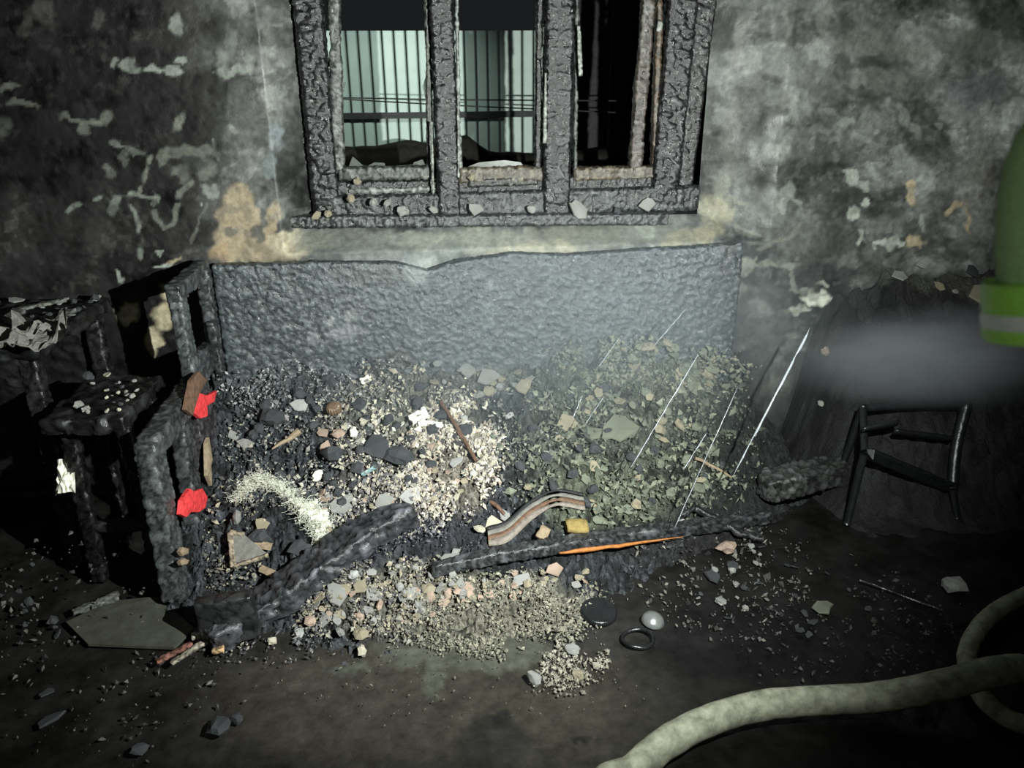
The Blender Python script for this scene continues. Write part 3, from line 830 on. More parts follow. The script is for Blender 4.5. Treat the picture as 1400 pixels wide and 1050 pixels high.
def patch_mesh(pts_px, X, thick=0.012, bulge=0.012):
    q = [onX(a, b, X) for a, b in pts_px]
    c = sum(q) / len(q)
    n = len(q)
    mid = [(p + c) / 2 + np.array([bulge * 0.8, -0.003, 0]) for p in q]
    back = [p - np.array([thick, 0, 0]) for p in q]
    V = q + mid + [c + np.array([bulge, -0.004, 0])] + back
    F = []
    for i in range(n):
        j = (i + 1) % n
        F += [(i, j, n + j, n + i), (n + i, n + j, 2 * n), (i, 2 * n + 1 + i, 2 * n + 1 + j, j)]
    F.append(tuple(range(3 * n, 2 * n, -1)))
    return V, F


for nm, pts, mm, lb in (('upholstery_scrap', ((263, 562), (272, 537), (284, 541), (297, 534), (293, 549), (283, 555), (284, 569), (274, 572)), 'red', 'bright red upholstery scrap near the top'),
                        ('upholstery_scrap', ((247, 703), (249, 684), (254, 676), (260, 668), (266, 672), (277, 668), (284, 680), (281, 694), (272, 700), (262, 700), (255, 707)), 'red', 'bright red upholstery scrap low down'),
                        ('bared_wood', ((254, 560), (262, 520), (272, 508), (283, 520), (274, 536), (264, 568)), 'brown', 'orange brown bared wood'),
                        ('bared_wood', ((283, 606), (286, 598), (291, 628), (288, 640), (290, 664), (284, 650)), 'tan', 'tan bared wood edge')):
    V_, F_ = patch_mesh(pts, SX + 0.05, 0.012, 0.004)
    o = obj(nm, mesh(nm, V_, F_), mm, sofa)
    o['label'] = lb
V_, F_ = patch_mesh(((246, 754), (250, 748), (258, 750), (258, 757), (250, 760)), SX + 0.06, 0.01, 0.006)
obj('bared_wood', mesh('bared_wood', V_, F_), 'tan', sofa)
V_, F_ = patch_mesh(((246, 768), (252, 763), (259, 766), (256, 772), (249, 773)), SX + 0.06, 0.01, 0.006)
obj('bared_wood', mesh('bared_wood', V_, F_), 'tan', sofa)


# ------------------------------------------------------------------ long burnt timbers lying across the heap
def log(name, pts, w0, h0, label, cat, seed, lift=0.02, m='char', **kw):
    """a burnt timber that follows the heap from pixel to pixel"""
    P = np.array(pts, float)
    a, b = P[0], P[-1]

    def warp(Q, L):
        t = np.clip(Q[:, 0] / L + 0.5, 0, 1)
        tt = np.linspace(0, 1, len(P))
        d0 = a[None] + (b - a)[None] * t[:, None]
        d = np.stack([np.interp(t, tt, P[:, q]) for q in range(3)], 1) - d0
        _, R, _ = axes(a, b)
        Q = Q + d @ R
        e = 1 - 0.45 * np.abs(2 * t - 1) ** 4
        Q[:, 1] *= e
        return Q
    W, F, C = char_mesh(name, a, b, w0, h0, seed=seed, warp=warp, **kw)
    return tag(obj(name, mesh(name, W, F, C, True), m), label, cat)


def line_on(pxs, lift):
    o = []
    for a, b in pxs:
        p = heap_at(a, b)
        p[2] = max(p[2], 0) + lift
        o.append(p)
    return o


log('charred_plank', line_on(((292, 892), (345, 850), (400, 812), (450, 775), (505, 735), (565, 712)), 0.03), 0.12, 0.075, 'thick cracked black plank slanting from the sofa arm foot up into the heap', 'plank', 201, cell=0.026, amp=0.008,
    rag=0.03, ash=0.5, col=(0.045, 0.047, 0.052), ashcol=(0.16, 0.16, 0.19))
log('charred_pole', line_on(((592, 790), (680, 770), (760, 756), (850, 742), (950, 730), (1052, 716)), 0.028), 0.05, 0.045, 'long thin black pole with an orange bared streak lying along the heap front', 'pole', 202, cell=0.014, amp=0.003, rag=0.006, ash=0.5,
    col=(0.04, 0.042, 0.045), ashcol=(0.16, 0.17, 0.18))
pole = bpy.data.objects['charred_pole']
st = [p + np.array([0.0, -0.020, 0.004]) for p in line_on(((764, 764), (800, 759), (840, 754), (880, 748), (930, 741)), 0.03)]
V_, F_ = tube_mesh(spline(st, 24), np.interp(np.linspace(0, 1, 24), [0, .2, .6, 1], [0.003, 0.0075, 0.006, 0.001]), 8, wob=0.004)
o = obj('bared_streak', mesh('bared_streak', V_, F_, None, True), 'orange', pole)
o['label'] = 'orange bared wood streak'
log('charred_log', [p for p in (onZ(1042, 668, 0.10), onZ(1090, 655, 0.12), onZ(1155, 640, 0.10))], 0.12, 0.09, 'short black log right of the heap, left of the tipped chair', 'log', 203, cell=0.03, amp=0.006, rag=0.02, ash=0.35, col=(0.05, 0.052, 0.05))
log('charred_batten', line_on(((930, 712), (950, 700), (1010, 735), (1045, 745)), 0.02), 0.03, 0.02, 'small black batten beside the right end of the long pole', 'batten', 204, cell=0.02, rag=0.01, ash=0.2)

# ------------------------------------------------------------------ broken plaster: single flakes and lumps
PROTO = {}


def flake_proto(kind, colname, col, k):
    key = (kind, colname, k)
    if key in PROTO:
        return PROTO[key]
    r = np.random.default_rng(abs(hash((len(kind), colname.__len__(), k))) % 9999 + 11 * k)
    if kind == 'flake':
        n = int(r.integers(5, 9))
        a = np.sort(np.arange(n) * 2 * math.pi / n + r.uniform(-0.35, 0.35, n))
        rad = r.uniform(0.6, 1.0, n)
        e = r.uniform(0.62, 1.0)
        x_, y_ = rad * np.cos(a), e * rad * np.sin(a)
        t = r.uniform(0.10, 0.2)
        top = np.stack([x_ * 0.93, y_ * 0.93, r.uniform(-.03, .05, n) + t / 2], 1)
        mid = np.stack([x_, y_, r.uniform(-.03, .03, n)], 1)
        bot = np.stack([x_ * 0.9, y_ * 0.9, r.uniform(-.03, .03, n) - t / 2], 1)
        V = np.concatenate([top, mid, bot, [[0, 0, t / 2 + r.uniform(-.02, .06)]]])
        F = [(i, (i + 1) % n, 3 * n) for i in range(n)]
        F += [(n + i, n + (i + 1) % n, (i + 1) % n, i) for i in range(n)] + [(2 * n + i, 2 * n + (i + 1) % n, n + (i + 1) % n, n + i) for i in range(n)]
        F.append(tuple(range(3 * n - 1, 2 * n - 1, -1)))
        C = np.tile(col, (len(V), 1)) * r.uniform(0.85, 1.12, (len(V), 1))
        C[n:3 * n] *= 0.85
    else:
        V0, F0 = box_surface(0.6, 0.6, 0.6, 0.6)
        V = V0 / np.linalg.norm(V0, axis=1, keepdims=True).clip(1e-6)
        keep = np.linalg.norm(V0, axis=1) > 0
        V = np.where(keep[:, None], V, 0) * r.uniform(0.6, 1.05, (len(V), 1)) * np.array([1, r.uniform(.6, .95), r.uniform(.45, .75)])
        F = F0
        C = np.tile(col, (len(V), 1)) * r.uniform(0.8, 1.15, (len(V), 1))
    me = mesh('plaster_' + kind, V, F, C)
    me.materials.append(M['plaster'])
    PROTO[key] = me
    return me


COLS = {'cream': (.46, .43, .34), 'grey': (.25, .25, .235), 'pale grey': (.36, .36, .35), 'pinkish': (.36, .27, .215), 'tan': (.26, .23, .165), 'olive grey': (.15, .165, .125), 'dark grey': (.05, .053, .058), 'white': (.72, .71, .62)}


def normal_at(p):
    e = 0.03
    h = H([p[0] + e, p[0] - e, p[0], p[0]], [p[1], p[1], p[1] + e, p[1] - e])
    n = Vector((-(h[0] - h[1]) / (2 * e), -(h[2] - h[3]) / (2 * e), 1))
    return n.normalized()


def put_flake(kind, colname, pos, size, label, cat, group=None, tilt=0.35, onheap=True, k=None, spin=None, name=None, nrm=None):
    me = flake_proto(kind, colname, COLS[colname], random.randrange(9) if k is None else k)
    o = bpy.data.objects.new(name or ('plaster_' + kind), me)
    COL.objects.link(o)
    n = Vector(nrm) if nrm is not None else normal_at(pos) if onheap else Vector((0, 0, 1))
    n = (n + Vector((random.uniform(-tilt, tilt), random.uniform(-tilt, tilt), 0))).normalized()
    q = n.to_track_quat('Z', 'Y').to_matrix().to_4x4()
    spin = random.uniform(0, 6.28) if spin is None else spin
    sc = size * (1 if kind == 'flake' else 0.9)
    o.matrix_world = Matrix.Translation(Vector(pos) + n * sc * (0.12 if kind == 'flake' else 0.3)) @ q @ Matrix.Rotation(spin, 4, 'Z') @ Matrix.Diagonal((sc, sc, sc * random.uniform(.8, 1.2), 1))
    return tag(o, label, cat, group)


# single pieces that stand out in the photograph: (x, y, half-size in px, kind, colour, label)
ONE = [
    (410, 555, 15, 'flake', 'pale grey', 'squarish pale grey flake alone on dark char, left of the ridged brown cap'),
    (562, 680, 17, 'flake', 'pale grey', 'six-sided pale grey flake low in the middle of the heap'),
    (524, 684, 15, 'flake', 'grey', 'grey flake just left of the six-sided pale flake'),
    (470, 690, 20, 'flake', 'grey', 'grey slab leaning above the end of the white fibre tuft'),
    (483, 728, 13, 'flake', 'grey', 'rounded grey flake above the thick slanting plank'),
    (463, 811, 20, 'flake', 'grey', 'large grey slab below the middle of the thick slanting plank'),
    (437, 818, 11, 'flake', 'tan', 'narrow tan sliver left of the large grey slab under the plank'),
    (492, 803, 12, 'flake', 'tan', 'tan flake right of the large grey slab under the plank'),
    (512, 815, 15, 'flake', 'grey', 'grey slab, second from the plank in the front row of rubble'),
    (565, 812, 14, 'flake', 'grey', 'five-sided grey slab below the left end of the long pole'),
    (585, 806, 11, 'lump', 'tan', 'squarish tan lump right of the five-sided grey slab'),
    (483, 786, 9, 'lump', 'pale grey', 'round speckled pale lump touching the thick slanting plank'),
    (568, 778, 9, 'lump', 'grey', 'small upright grey lump above the five-sided grey slab'),
    (620, 766, 17, 'flake', 'grey', 'curled grey flake on top of the left end of the long pole'),
    (623, 754, 8, 'flake', 'grey', 'small round grey flake on the curled grey flake'),
    (712, 794, 17, 'flake', 'pale grey', 'three-cornered pale grey slab just below the long pole'),
    (757, 780, 16, 'flake', 'pinkish', 'pinkish flake under the start of the orange streak'),
    (640, 802, 12, 'flake', 'pinkish', 'pinkish flake in the rubble below the left of the pole'),
    (675, 718, 15, 'flake', 'cream', 'upright cream shell-like flake left of the curved laminated strip'),
    (655, 724, 10, 'lump', 'cream', 'small cream lump left of the upright shell-like flake'),
    (690, 705, 12, 'flake', 'grey', 'grey flake leaning on the upright shell-like flake'),
    (624, 632, 11, 'flake', 'pale grey', 'bluish pale flake beside the foot of the brown stick'),
    (668, 518, 20, 'flake', 'grey', 'grey slab at the foot of the sofa back, right of centre'),
    (640, 508, 15, 'flake', 'grey', 'grey slab at the foot of the sofa back, left neighbour of a bigger slab'),
    (715, 530, 16, 'flake', 'tan', 'tan slab below the sofa back, right of the two grey slabs'),
    (845, 590, 30, 'flake', 'olive grey', 'largest olive grey slab lying flat amid the misty right of the heap'),
    (812, 595, 15, 'flake', 'olive grey', 'olive slab left of the largest olive grey slab'),
    (775, 580, 18, 'flake', 'tan', 'tan olive slab left above the dark sliver in the misty rubble'),
    (765, 600, 10, 'flake', 'tan', 'tan chip below the tan olive slab in the misty rubble'),
    (698, 568, 8, 'flake', 'pale grey', 'lone pale chip on dark char in the middle of the heap'),
    (722, 667, 8, 'lump', 'tan', 'tan lump left above the curved laminated strip'),
    (820, 713, 12, 'flake', 'olive grey', 'rectangular olive chip above the orange streak of the pole'),
    (860, 733, 20, 'flake', 'olive grey', 'long olive sliver resting against the pole'),
    (935, 716, 9, 'flake', 'pale grey', 'pale chip above the right part of the pole'),
    (964, 713, 7, 'flake', 'pale grey', 'small pale chip, last one above the pole to the right'),
    (945, 530, 14, 'flake', 'olive grey', 'olive block at the upper right of the misty rubble'),
    (885, 475, 12, 'flake', 'tan', 'tan block at the foot of the sofa back, far right'),
    (993, 752, 17, 'lump', 'pinkish', 'pink brick lump below the right end of the pole'),
    (1000, 775, 11, 'lump', 'dark grey', 'dark grey lump below the pink brick lump'),
    (975, 790, 14, 'flake', 'dark grey', 'dark grey flake left of the dark lump below the pink brick'),
    (985, 824, 10, 'lump', 'grey', 'round grey lump furthest front on the dark floor right of the ring'),
    (1302, 806, 24, 'lump', 'pale grey', 'large pale stone at the far right of the dark floor'),
    (1125, 832, 20, 'flake', 'olive grey', 'flat olive stone alone on the dark floor, left of the pale stone'),
    (1120, 628, 6, 'lump', 'grey', 'small grey lump resting by the short black log'),
    (410, 755, 20, 'lump', 'dark grey', 'large rounded dark lump under the white fibre tuft'),
    (355, 735, 17, 'lump', 'dark grey', 'dark lump left of the tuft\'s hanging end'),
    (358, 718, 12, 'flake', 'tan', 'brown curled flake below the left of the white fibre tuft'),
    (325, 710, 13, 'lump', 'grey', 'grey ashy lump nearest the sofa\'s side frame'),
    (515, 615, 24, 'lump', 'dark grey', 'large blue-black lump left of the cream crumbs'),
    (545, 628, 24, 'lump', 'dark grey', 'large blue-black lump in the middle of the cream crumbs'),
    (455, 625, 20, 'lump', 'dark grey', 'blue-black lump above the grey slab that leans by the tuft'),
    (375, 575, 22, 'lump', 'dark grey', 'dark bluish lump left of the squarish pale flake'),
    (442, 592, 11, 'flake', 'pinkish', 'pinkish flake below left of the ridged brown cap'),
    (462, 595, 11, 'lump', 'pinkish', 'pinkish lump straight below the ridged brown cap'),
    (445, 612, 11, 'flake', 'pinkish', 'flat pinkish flake, lowest of three below the ridged brown cap'),
    (484, 593, 10, 'lump', 'white', 'white lump right of the pinkish lumps under the brown cap'),
    (497, 578, 9, 'lump', 'cream', 'cream lump right below the ridged brown cap'),
    (335, 608, 13, 'flake', 'grey', 'tall grey flake standing by the sofa\'s side frame'),
    (318, 596, 10, 'flake', 'grey', 'small grey flake touching the sofa\'s side frame'),
    (435, 652, 12, 'lump', 'white', 'elongated white lump right of the white fibre tuft'),
    (780, 892, 15, 'lump', 'grey', 'grey lump at the front tip of the rubble'),
    (730, 930, 16, 'lump', 'grey', 'crumbly grey lump lying furthest forward on the bare floor'),
    (790, 925, 10, 'lump', 'tan', 'small tan lump right of the crumbly grey lump furthest forward'),
    (495, 893, 11, 'lump', 'cream', 'cream lump cluster at the left front edge of the rubble'),
    (466, 866, 10, 'lump', 'grey', 'grey lump at the front edge below the slanting plank'),
    (493, 868, 12, 'lump', 'tan', 'tan lump at the front edge, above the cream lump cluster'),
    (425, 850, 11, 'lump', 'pinkish', 'pinkish lump under the lower half of the slanting plank'),
    (445, 848, 12, 'flake', 'grey', 'grey flake right of the pinkish lump under the plank'),
    (410, 867, 11, 'lump', 'pale grey', 'pale lump left front, beneath the lower plank end'),
    (372, 878, 9, 'lump', 'cream', 'cream lump on the floor beside the lower plank end'),
    (300, 1000, 22, 'lump', 'dark grey', 'crumbling ashy lump lying alone on the front left floor'),
    (325, 985, 12, 'lump', 'dark grey', 'small ashy lump behind the crumbling one on the front left floor'),
    (190, 1028, 14, 'lump', 'dark grey', 'ashy lump nearest the camera at the left of the floor'),
    (70, 985, 18, 'flake', 'dark grey', 'dark grey flake at the lower left corner of the floor'),
    (65, 948, 13, 'flake', 'dark grey', 'dark grey flake above another at the lower left corner'),
]
for a, b, hp, kind, cn, lb in ONE:
    p = heap_at(a, b)
    floor_ = p[2] < 0.004
    if floor_:
        p = onZ(a, b, 0.0)
    dist = (np.array(p) - CAM) @ _f
    put_flake(kind, cn, p, hp / FPX * dist * 1.12, lb, 'plaster' if cn != 'dark grey' or kind == 'flake' else 'char lump', None, 0.2, not floor_, name=None if cn != 'dark grey' or kind == 'flake' else 'char_lump')

# the many alike pieces, zone by zone
ZONES = [
    (480, 600, 160, 90, 0, 46, (7, 15), ('dark grey',), 'charcoal'),
    (850, 600, 150, 110, 0, 26, (6, 13), ('dark grey',), 'charcoal right'),  # cx, cy, rx, ry, angle, n, size px (lo, hi), colours, zone phrase
    (600, 620, 62, 70, 15, 44, (4.5, 9), ('cream', 'pinkish', 'tan', 'pale grey'), 'among the pale crumbs in the middle of the heap'),
    (520, 590, 50, 50, 0, 16, (4.5, 8), ('cream', 'white', 'grey'), 'between the ridged cap and the white paper'),
    (480, 700, 70, 32, 0, 18, (5, 10), ('grey', 'pinkish', 'tan'), 'beside the white fibre tuft'),
    (535, 815, 110, 40, -5, 52, (5, 11), ('grey', 'tan', 'pinkish', 'grey'), 'in the rubble between plank and pole'),
    (700, 800, 110, 24, -8, 28, (5, 11), ('grey', 'tan', 'pinkish'), 'in the rubble below the pole'),
    (660, 520, 80, 22, 8, 18, (5, 11), ('grey', 'tan'), 'at the foot of the sofa back'),
    (860, 620, 120, 90, 0, 56, (5, 13), ('olive grey', 'olive grey', 'tan'), 'in the misty right of the heap'),
    (930, 500, 100, 28, 10, 26, (5, 13), ('olive grey', 'tan'), 'along the right end of the sofa back'),
    (1010, 800, 70, 60, 0, 16, (4, 8), ('dark grey', 'grey'), 'on the dark floor below the right end of the pole'),
    (1110, 820, 90, 60, 0, 12, (4, 9), ('dark grey',), 'on the dark floor beside the flat olive stone'),
    (60, 820, 70, 60, 0, 10, (5, 10), ('dark grey',), 'on the floor below the charred low stool'),
]
MARKS = [('ridged brown cap', 458, 557), ('crumpled white paper', 573, 574), ('leaning brown stick', 628, 600), ('six-sided pale flake', 562, 680), ('white fibre tuft', 400, 690), ('wedge-shaped tan splinter', 390, 605),
         ('squarish pale flake', 410, 555), ('largest olive slab', 845, 590), ('yellow foam block', 788, 728), ('curved laminated strip', 735, 712), ('pink brick lump', 993, 752), ('round black lid', 818, 842), ('domed metal disc', 892, 850),
         ('large slab under the plank', 463, 811), ('five-sided grey slab', 565, 812), ('three-cornered pale slab', 712, 794), ('curled flake', 620, 766), ('upright shell-like flake', 675, 718), ('paired grey slabs', 655, 513),
         ('far right tan block', 885, 475), ('olive block', 945, 530), ('flat olive stone', 1125, 832), ('crumbly front lump', 730, 930), ('thin dark sliver', 808, 608), ('orange streak', 840, 757),
         ('slanting plank', 450, 775), ('sofa\'s side frame', 300, 620), ('tan olive slab', 775, 580), ('two big blue-black lumps', 530, 622), ('slab beside the tuft', 470, 690), ('sofa back panel', 640, 430), ('pole\'s right end', 1045, 716), ('bent pale stick', 975, 645)]
DIRS = ('right of', 'below right of', 'below', 'below left of', 'left of', 'above left of', 'above', 'above right of')
LATER = []


def mark_phrase(a, b):
    nm, mx_, my_ = min(MARKS, key=lambda q: (q[1] - a) ** 2 + (q[2] - b) ** 2)
    dd = math.hypot(a - mx_, b - my_)
    dr = DIRS[int(round(math.degrees(math.atan2(b - my_, a - mx_)) / 45.0)) % 8]
    return ('just ' if dd < 24 else 'well ' if dd > 60 else '') + dr + ' the ' + nm


for cx, cy, rx, ry, an, n, (lo, hi), cols, ph in ZONES:
    ca, sa = math.cos(math.radians(an)), math.sin(math.radians(an))
    pts = []
    while len(pts) < n:
        r_, t_ = math.sqrt(random.random()), random.uniform(0, 6.283)
        u_, v_ = rx * r_ * math.cos(t_), ry * r_ * math.sin(t_)
        pts.append((cx + u_ * ca - v_ * sa, cy + u_ * sa + v_ * ca))
    P = on_heap([p[0] for p in pts], [p[1] for p in pts])
    for (a, b), p in zip(pts, P):
        if ph.startswith('charcoal'):
            on = p[2] > 0.004
            o_ = put_flake('lump', 'dark grey', p, random.uniform(lo, hi) / FPX * ((p - CAM) @ _f), 'small angular charcoal lump ' + ('in the misty right of the heap' if 'right' in ph else 'in the left and middle of the heap'), 'char lump',
                      'charcoal lumps ' + ('in the misty right of the heap' if 'right' in ph else 'in the left and middle of the heap'), 0.5, on, name='char_lump')
            LATER.append((o_, 'dark charcoal lump', a, b))
            continue
        cn = random.choice(cols)
        kind = 'flake' if random.random() < 0.62 else 'lump'
        on = p[2] > 0.004
        if not on:
            p = onZ(a, b, 0.0)
        size = random.uniform(lo, hi) / FPX * ((p - CAM) @ _f)
        o_ = put_flake(kind, cn, p, size, f'small {cn} plaster {kind} {ph}', 'plaster', f'{cn} plaster {kind}s {ph}', 0.55, on)
        LATER.append((o_, ('small ' if size < 0.5 * (lo + hi) / FPX * 2.3 else '') + f'{cn} plaster {kind}', a, b))
seen_ = {}
for o_, what, a, b in LATER:
    seen_.setdefault(what + ' ' + mark_phrase(a, b), []).append(o_)
for lb, os_ in seen_.items():
    n_ = len(os_)
    P_ = [project(np.array(o_.matrix_world.translation)) for o_ in os_]
    hor = np.ptp([q[0] for q in P_]) >= np.ptp([q[1] for q in P_])
    order = sorted(range(n_), key=lambda i: P_[i][0 if hor else 1])
    head_, tail_ = ('leftmost', 'rightmost') if hor else ('topmost', 'lowest')
    for rank, i in enumerate(order):
        o_ = os_[i]
        pl_ = lb.replace('flake', 'flakes', 1).replace('lump', 'lumps', 1) if 'lump ' in lb.split(' the ')[0] + ' ' or 'flake ' in lb.split(' the ')[0] + ' ' else lb
        if n_ == 1:
            o_['label'] = lb
        else:
            w_ = head_ if rank == 0 else tail_ if rank == n_ - 1 else ('second', 'third', 'fourth', 'fifth', 'sixth', 'seventh', 'eighth')[min(rank - 1, 6)] + (' from left' if hor else ' from top')
            o_['label'] = w_ + ' of ' + ('two', 'three', 'four', 'five', 'six', 'seven', 'eight', 'nine', 'ten')[min(n_ - 2, 8)] + ' ' + pl_
            if len(o_['label'].split()) > 16:
                o_['label'] = o_['label'].replace(' plaster', '').replace(' well ', ' ')
        if len(os_) > 1:
            o_['group'] = lb.replace('flake', 'flakes', 1).replace('lump', 'lumps', 1)

# crumbs too small to pick apart, one object
CR = [  # cx, cy, rx, ry, angle, n, size px, colours
    (560, 590, 120, 85, 12, 2300, (1.2, 4.0), ((.5, .48, .38), (.36, .32, .26), (.25, .24, .22), (.10, .10, .10))),
    (620, 630, 60, 75, 15, 1700, (1.5, 4.5), ((.5, .45, .36), (.38, .32, .26), (.6, .57, .47), (.3, .28, .26))),
    (400, 530, 110, 32, 0, 650, (1, 3.4), ((.4, .4, .39), (.16, .165, .17), (.10, .11, .12))),
    (380, 620, 75, 70, 0, 700, (1, 3.8), ((.10, .11, .12), (.2, .19, .18), (.05, .055, .06), (.34, .32, .28))),
    (520, 690, 120, 45, 0, 900, (1.2, 4), ((.32, .29, .25), (.14, .14, .15), (.45, .42, .36))),
    (860, 600, 170, 125, 0, 2200, (1.4, 5.5), ((.13, .145, .11), (.19, .2, .15), (.07, .08, .065))),
    (700, 600, 60, 80, 0, 600, (1, 3.2), ((.2, .2, .18), (.06, .065, .07))),
    (900, 500, 130, 34, 5, 700, (1.5, 5), ((.16, .17, .13), (.2, .19, .14), (.08, .09, .07))),
    (520, 820, 120, 60, -5, 1500, (1.2, 4), ((.26, .25, .21), (.34, .30, .23), (.12, .12, .11))),
    (690, 840, 130, 55, -5, 2800, (1.1, 3.2), ((.28, .27, .21), (.22, .21, .165), (.15, .145, .12))),
    (780, 910, 50, 34, -20, 500, (1.2, 3.5), ((.24, .23, .19), (.36, .34, .28))),
    (430, 850, 130, 45, -15, 500, (1.2, 4), ((.16, .16, .17), (.06, .06, .065), (.3, .28, .24))),
    (1000, 790, 130, 80, 0, 420, (1, 4), ((.10, .10, .095), (.04, .04, .04), (.18, .17, .15))),
    (640, 930, 260, 60, 0, 160, (0.8, 2), ((.12, .12, .10), (.2, .19, .16))),
    (150, 880, 200, 150, 0, 320, (1, 4), ((.05, .05, .05), (.12, .115, .105))),
    (1150, 860, 160, 90, 0, 260, (1, 4), ((.05, .05, .048), (.09, .09, .085))),
    (320, 740, 40, 90, 0, 320, (1.2, 4), ((.16, .155, .14), (.07, .07, .07), (.3, .27, .2))),
    (560, 740, 130, 30, -15, 500, (1, 2.6), ((.07, .072, .085), (.16, .16, .18))),
]
pts, sz, cl = [], [], []
for cx, cy, rx, ry, an, n, (lo, hi), cols in CR:
    n = int(n * 2.0)
    ca, sa = math.cos(math.radians(an)), math.sin(math.radians(an))
    r_ = np.sqrt(rng.random(n)) * (0.85 + 0.35 * rng.random(n))
    t_ = rng.random(n) * 6.283
    u_, v_ = rx * r_ * np.cos(t_), ry * r_ * np.sin(t_)
    pts.append(np.stack([cx + u_ * ca - v_ * sa, cy + u_ * sa + v_ * ca], 1))
    sz.append(lo + (hi - lo) * rng.random(n) ** 2.2)
    cl.append(np.array(cols)[rng.integers(0, len(cols), n)] * (0.7 + 0.6 * rng.random((n, 1))))
pts, sz, cl = np.concatenate(pts), np.concatenate(sz), np.concatenate(cl)
P = on_heap(pts[:, 0], pts[:, 1])
low = P[:, 2] < 0.004
for i in np.where(low)[0]:
    P[i] = onZ(pts[i, 0], pts[i, 1], 0.0)
pat = fbm(np.stack([pts[:, 0], pts[:, 1], pts[:, 0] * 0], 1) / 26, 3, 77)
ok = (P[:, 0] > -1.45) & (pat + (rng.random(len(P)) - .5) * .25 > .44)
P, sz, cl = P[ok], sz[ok], cl[ok]
sz = sz / FPX * ((P - CAM) @ _f)
V0 = np.array([(1, 0, 0), (-1, 0, 0), (0, 1, 0), (0, -1, 0), (0, 0, 1), (0, 0, -1)], float)
F0 = [(0, 2, 4), (2, 1, 4), (1, 3, 4), (3, 0, 4), (2, 0, 5), (1, 2, 5), (3, 1, 5), (0, 3, 5)]
n = len(P)
jit = 1 + (rng.random((n, 6, 3)) - 0.5) * 1.1
q = rng.normal(size=(n, 4))
q /= np.linalg.norm(q, axis=1, keepdims=True)
w_, a_, b_, c_ = q.T
Rm = np.stack([1 - 2 * (b_ * b_ + c_ * c_), 2 * (a_ * b_ - c_ * w_), 2 * (a_ * c_ + b_ * w_), 2 * (a_ * b_ + c_ * w_), 1 - 2 * (a_ * a_ + c_ * c_), 2 * (b_ * c_ - a_ * w_),
               2 * (a_ * c_ - b_ * w_), 2 * (b_ * c_ + a_ * w_), 1 - 2 * (a_ * a_ + b_ * b_)], 1).reshape(n, 3, 3)
shp = np.stack([np.ones(n), 0.45 + 0.5 * rng.random(n), 0.15 + 0.55 * rng.random(n)], 1)
sz = sz * np.where(rng.random(n) < .06, 1.8, 1.15)
VV = np.einsum('nij,nkj->nki', Rm, V0[None] * jit * shp[:, None, :]) * sz[:, None, None] + (P + np.array([0, 0, 1]) * sz[:, None] * 0.25)[:, None, :]
FF = (np.array(F0)[None] + (np.arange(n) * 6)[:, None, None]).reshape(-1, 3)
tag(obj('plaster_crumbs', mesh('plaster_crumbs', VV.reshape(-1, 3), FF, np.repeat(cl, 6, 0)), 'plaster'), 'pale and dark crumbs of plaster and char strewn over heap and floor', 'crumbs', None, 'stuff')

# lumps of plaster lying on the window's bottom rail and sill
for a, b, hp, kind, cn, lb in ((488, 245, 9, 'lump', 'tan', 'tan lump under the left light of the window'), (480, 270, 9, 'lump', 'tan', 'tan lump on the left of the window\'s bottom rail'),
                               (433, 292, 9, 'flake', 'tan', 'left of two tan lumps at the left end of the sill'), (449, 289, 8, 'lump', 'tan', 'right of two tan lumps at the left end of the sill'),
                               (510, 274, 8, 'lump', 'grey', 'grey lump on the bottom rail below the first light'), (530, 275, 8, 'lump', 'grey', 'second grey lump from the left on the bottom rail'), (552, 286, 12, 'lump', 'grey', 'larger grey lump left of the first mullion\'s foot'),
                               (592, 284, 8, 'lump', 'grey', 'grey lump at the foot of the first mullion'), (650, 282, 15, 'flake', 'grey', 'broad grey slab below the second light of the window'), (645, 240, 8, 'lump', 'tan', 'tan lump in the left corner of the second light'),
                               (725, 284, 10, 'lump', 'grey', 'grey lump at the foot of the second mullion'), (790, 283, 18, 'flake', 'grey', 'long grey slab below the third light of the window'), (885, 277, 15, 'flake', 'grey', 'grey slab at the right end of the bottom rail'),
                               (843, 285, 8, 'lump', 'dark grey', 'dark lump left of the grey slab at the rail\'s right end')):
    Yp = 0.045 if b > 262 else 0.095
    p = onY(a, b + 4, Yp)
    put_flake(kind, cn, p, hp / FPX * 2.9, 'plaster ' + lb.replace('lump', 'lump', 1) if False else lb + (', broken plaster' if len(lb.split()) < 12 else ''), 'plaster', None, 0.2, False, nrm=(0, -.8, .6))


# ------------------------------------------------------------------ singular small things on the heap
def frame_at(p, n=None, spin=0.0):
    n = n or normal_at(p)
    return Matrix.Translation(Vector(p)) @ n.to_track_quat('Z', 'Y').to_matrix().to_4x4() @ Matrix.Rotation(spin, 4, 'Z')


